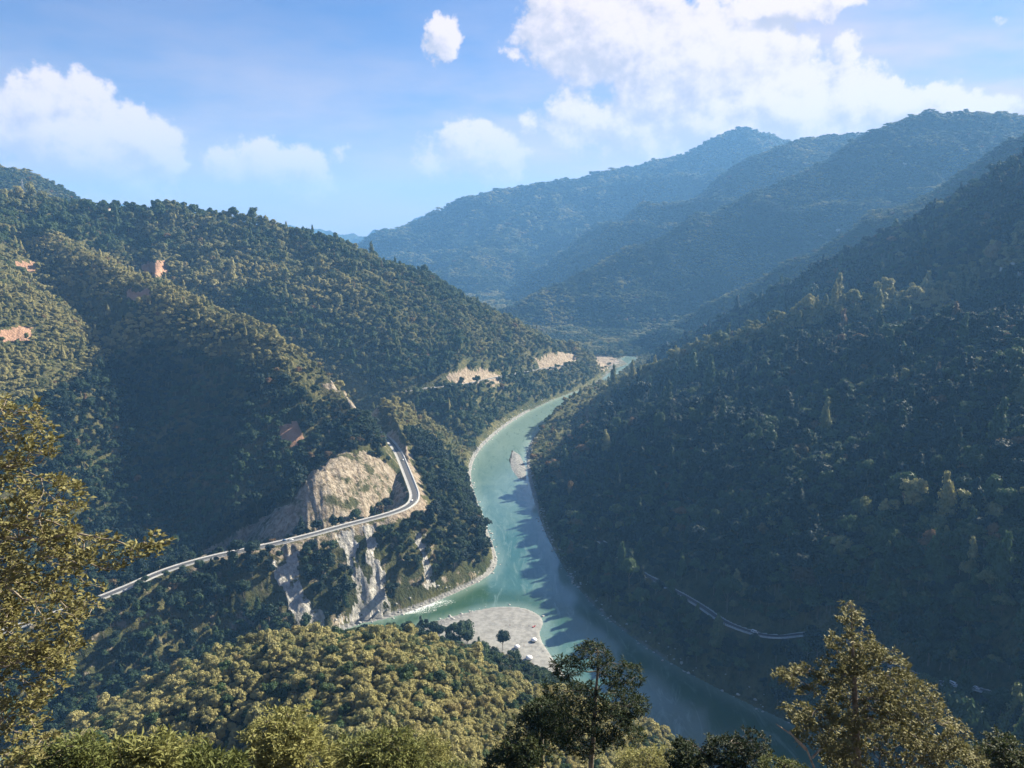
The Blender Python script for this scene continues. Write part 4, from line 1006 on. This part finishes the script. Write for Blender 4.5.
# ------------------------------------------------------------------ small far things: houses, pylon, dead trees
M_wall = plain_mat('limewashed_wall', (.55, .54, .50), (.68, .67, .63), .4); M_roof = plain_mat('tin_roof', (.36, .40, .44), (.52, .55, .58), .5, .5, .4); M_roof2 = plain_mat('rusty_roof', (.30, .16, .10), (.38, .22, .15), .5)
def house(px, py, w, d, h, rot, label, near, rf=None, py2=None):
    p = hit([px], [py], near, 6000)[0]
    root = bpy.data.objects.new('hill_house', None); col.objects.link(root); root.location = (p[0], p[1], p[2]-.3); root.rotation_euler = (0, 0, rot); tag(root, label, 'house', 'houses scattered on the hills')
    a, b_ = w/2, d/2
    v = [(x, y, z) for z in (-3, h) for x, y in ((-a, -b_), (a, -b_), (a, b_), (-a, b_))]+[(-a, 0, h+d*.3), (a, 0, h+d*.3)]
    mesh_np('wall', v, quads=[(0, 1, 5, 4), (1, 2, 6, 5), (2, 3, 7, 6), (3, 0, 4, 7)], tris=[(5, 6, 9), (7, 4, 8)], mat=M_wall, parent=root)
    e = .7; zz = h-.25; rv = [(-a-e, -b_-e, zz), (a+e, -b_-e, zz), (a+e, 0, h+d*.3+.12), (-a-e, 0, h+d*.3+.12), (a+e, b_+e, zz), (-a-e, b_+e, zz)]
    rv = rv+[(x, y, z+.14) for x, y, z in rv]
    mesh_np('roof', rv, quads=[(0, 3, 2, 1), (3, 5, 4, 2), (6, 7, 8, 9), (9, 8, 10, 11), (0, 1, 7, 6), (4, 5, 11, 10), (1, 2, 8, 7), (2, 4, 10, 8), (0, 6, 9, 3), (3, 9, 11, 5)], mat=rf or M_roof, parent=root)
    for k in (-.28, .28):
        x = k*w; mesh_np('window', [(x-.6, -b_-.03, h*.35), (x+.6, -b_-.03, h*.35), (x+.6, -b_-.03, h*.75), (x-.6, -b_-.03, h*.75)], quads=[(0, 1, 2, 3)], mat=M_glass, parent=root)
    mesh_np('door', [(-.5, -b_-.03, 0), (.5, -b_-.03, 0), (.5, -b_-.03, 2.1), (-.5, -b_-.03, 2.1)], quads=[(0, 1, 2, 3)], mat=M_roof2, parent=root)
for a in [(1014, 268, 12, 7, 6, .5, 'pale house with a tin roof at the right edge of the shaded hill', 900), (1002, 271, 9, 6, 4, .9, 'small pale house left of the tin roofed house on the shaded right hill', 900), (1021, 275, 8, 6, 4, .2, 'small rusty roofed house below the tin roofed house at the right edge', 900, M_roof2),
          (596, 352, 16, 9, 5, .1, 'pale house on the river bank where the river leaves the valley', 1900), (605, 355, 12, 8, 4, .3, 'smaller rusty roofed house beside the pale house on the far river bank', 1900, M_roof2), (588, 351, 12, 8, 4, -.2, 'low pale house left of the two houses on the far river bank', 1900),
          (838, 232, 16, 10, 6, .4, 'pale house among the trees on the hazy middle mountain, right of the gully', 3000), (820, 238, 14, 9, 5, .1, 'lower pale house on the hazy middle mountain', 3000), (905, 165, 16, 10, 6, .2, 'pale house high on the hazy middle mountain', 3000), (812, 207, 14, 9, 5, .2, 'small house on the crest side of the hazy middle mountain', 3000),
          (96, 208, 12, 8, 5, .2, 'pale house on the wooded ridge at upper left', 1300), (108, 211, 10, 7, 4, .6, 'rusty roofed house on the wooded ridge at upper left', 1300, M_roof2)]: house(*a)
def pylon(px, py, h, near):
    p = hit([px], [py], near, 6000)[0]; P_ = Parts(); root = bpy.data.objects.new('power_pylon', None); col.objects.link(root); root.location = p; tag(root, 'thin grey lattice power pylon on the dark hill at the far left', 'pylon')
    c = [V([x*h*.10, y*h*.10, 0]) for x, y in ((-1, -1), (1, -1), (1, 1), (-1, 1))]
    for k in range(4): P_.add(*tube([c[k], c[k]*.15+V([0, 0, h])], [.35, .2], 4))
    for j in range(6):
        f0, f1 = j/6, (j+1)/6
        for k in range(4):
            A = c[k]*(1-.85*f0)+V([0, 0, h*f0]); B2 = c[(k+1) % 4]*(1-.85*f1)+V([0, 0, h*f1]); P_.add(*tube([A, B2], [.16, .16], 4))
    P_.obj('mast', M_pole, root)
    for z in (.72, .84, .95):
        Q_ = Parts(); Q_.add(*tube([[-h*.16, 0, h*z], [0, 0, h*(z+.03)], [h*.16, 0, h*z]], [.2, .3, .2], 4)); Q_.obj('cross_arm', M_pole, root)
pylon(23, 192, 42, 1500); 
def snag(px, py, h, label, near=600):
    p = hit([px], [py], near)[0]; P_ = Parts(); P_.add(*tube([[0, 0, -1], [.2, 0, h*.5], [-.1, .1, h]], [.45, .32, .12], 6)); gg = np.random.default_rng(int(px))
    for k in range(7):
        z = h*(.45+.5*k/7); a = gg.uniform(0, 6.28); l = h*.16; P_.add(*tube([[0, 0, z], [l*math.cos(a), l*math.sin(a), z+l*.7]], [.16, .05], 4))
    o = P_.obj('dead_tree', M_conc); o.location = p; tag(o, label, 'dead tree')
snag(954, 416, 26, 'tall pale leafless tree standing out of the dark forest on the right slope')

# boulders along the banks
def boulders():
    g = np.random.default_rng(3); P_ = Parts(); iv, it = ICO1
    x = g.uniform(-400, 330, 26000); y = g.uniform(480, 1900, 26000); sd = river_sd(x, y); k = (sd > -5) & (sd < 9) & (g.random(len(x)) < .8) & (np.abs(x) < .7*y)
    x, y, sd = x[k], y[k], sd[k]; z = land(x, y)
    k = (z < 14) & (poly_sd(x, y, BEACHP) > 0); x, y, z = x[k], y[k], z[k]
    for a, b_, c in zip(x, y, z):
        s = g.uniform(.5, 1.5)**1.6; P_.add(iv*(1+.25*g.normal(0, 1, (len(iv), 1)))*[s*1.2, s, s*.7]+[a, b_, max(c, -.2)], t=it)
    o = P_.obj('bank_boulders', plain_mat('river_stone', (.30, .30, .29), (.52, .51, .49), .3)); tag(o, 'pale grey boulders strewn along both river banks', 'boulders', kind='stuff')
boulders()
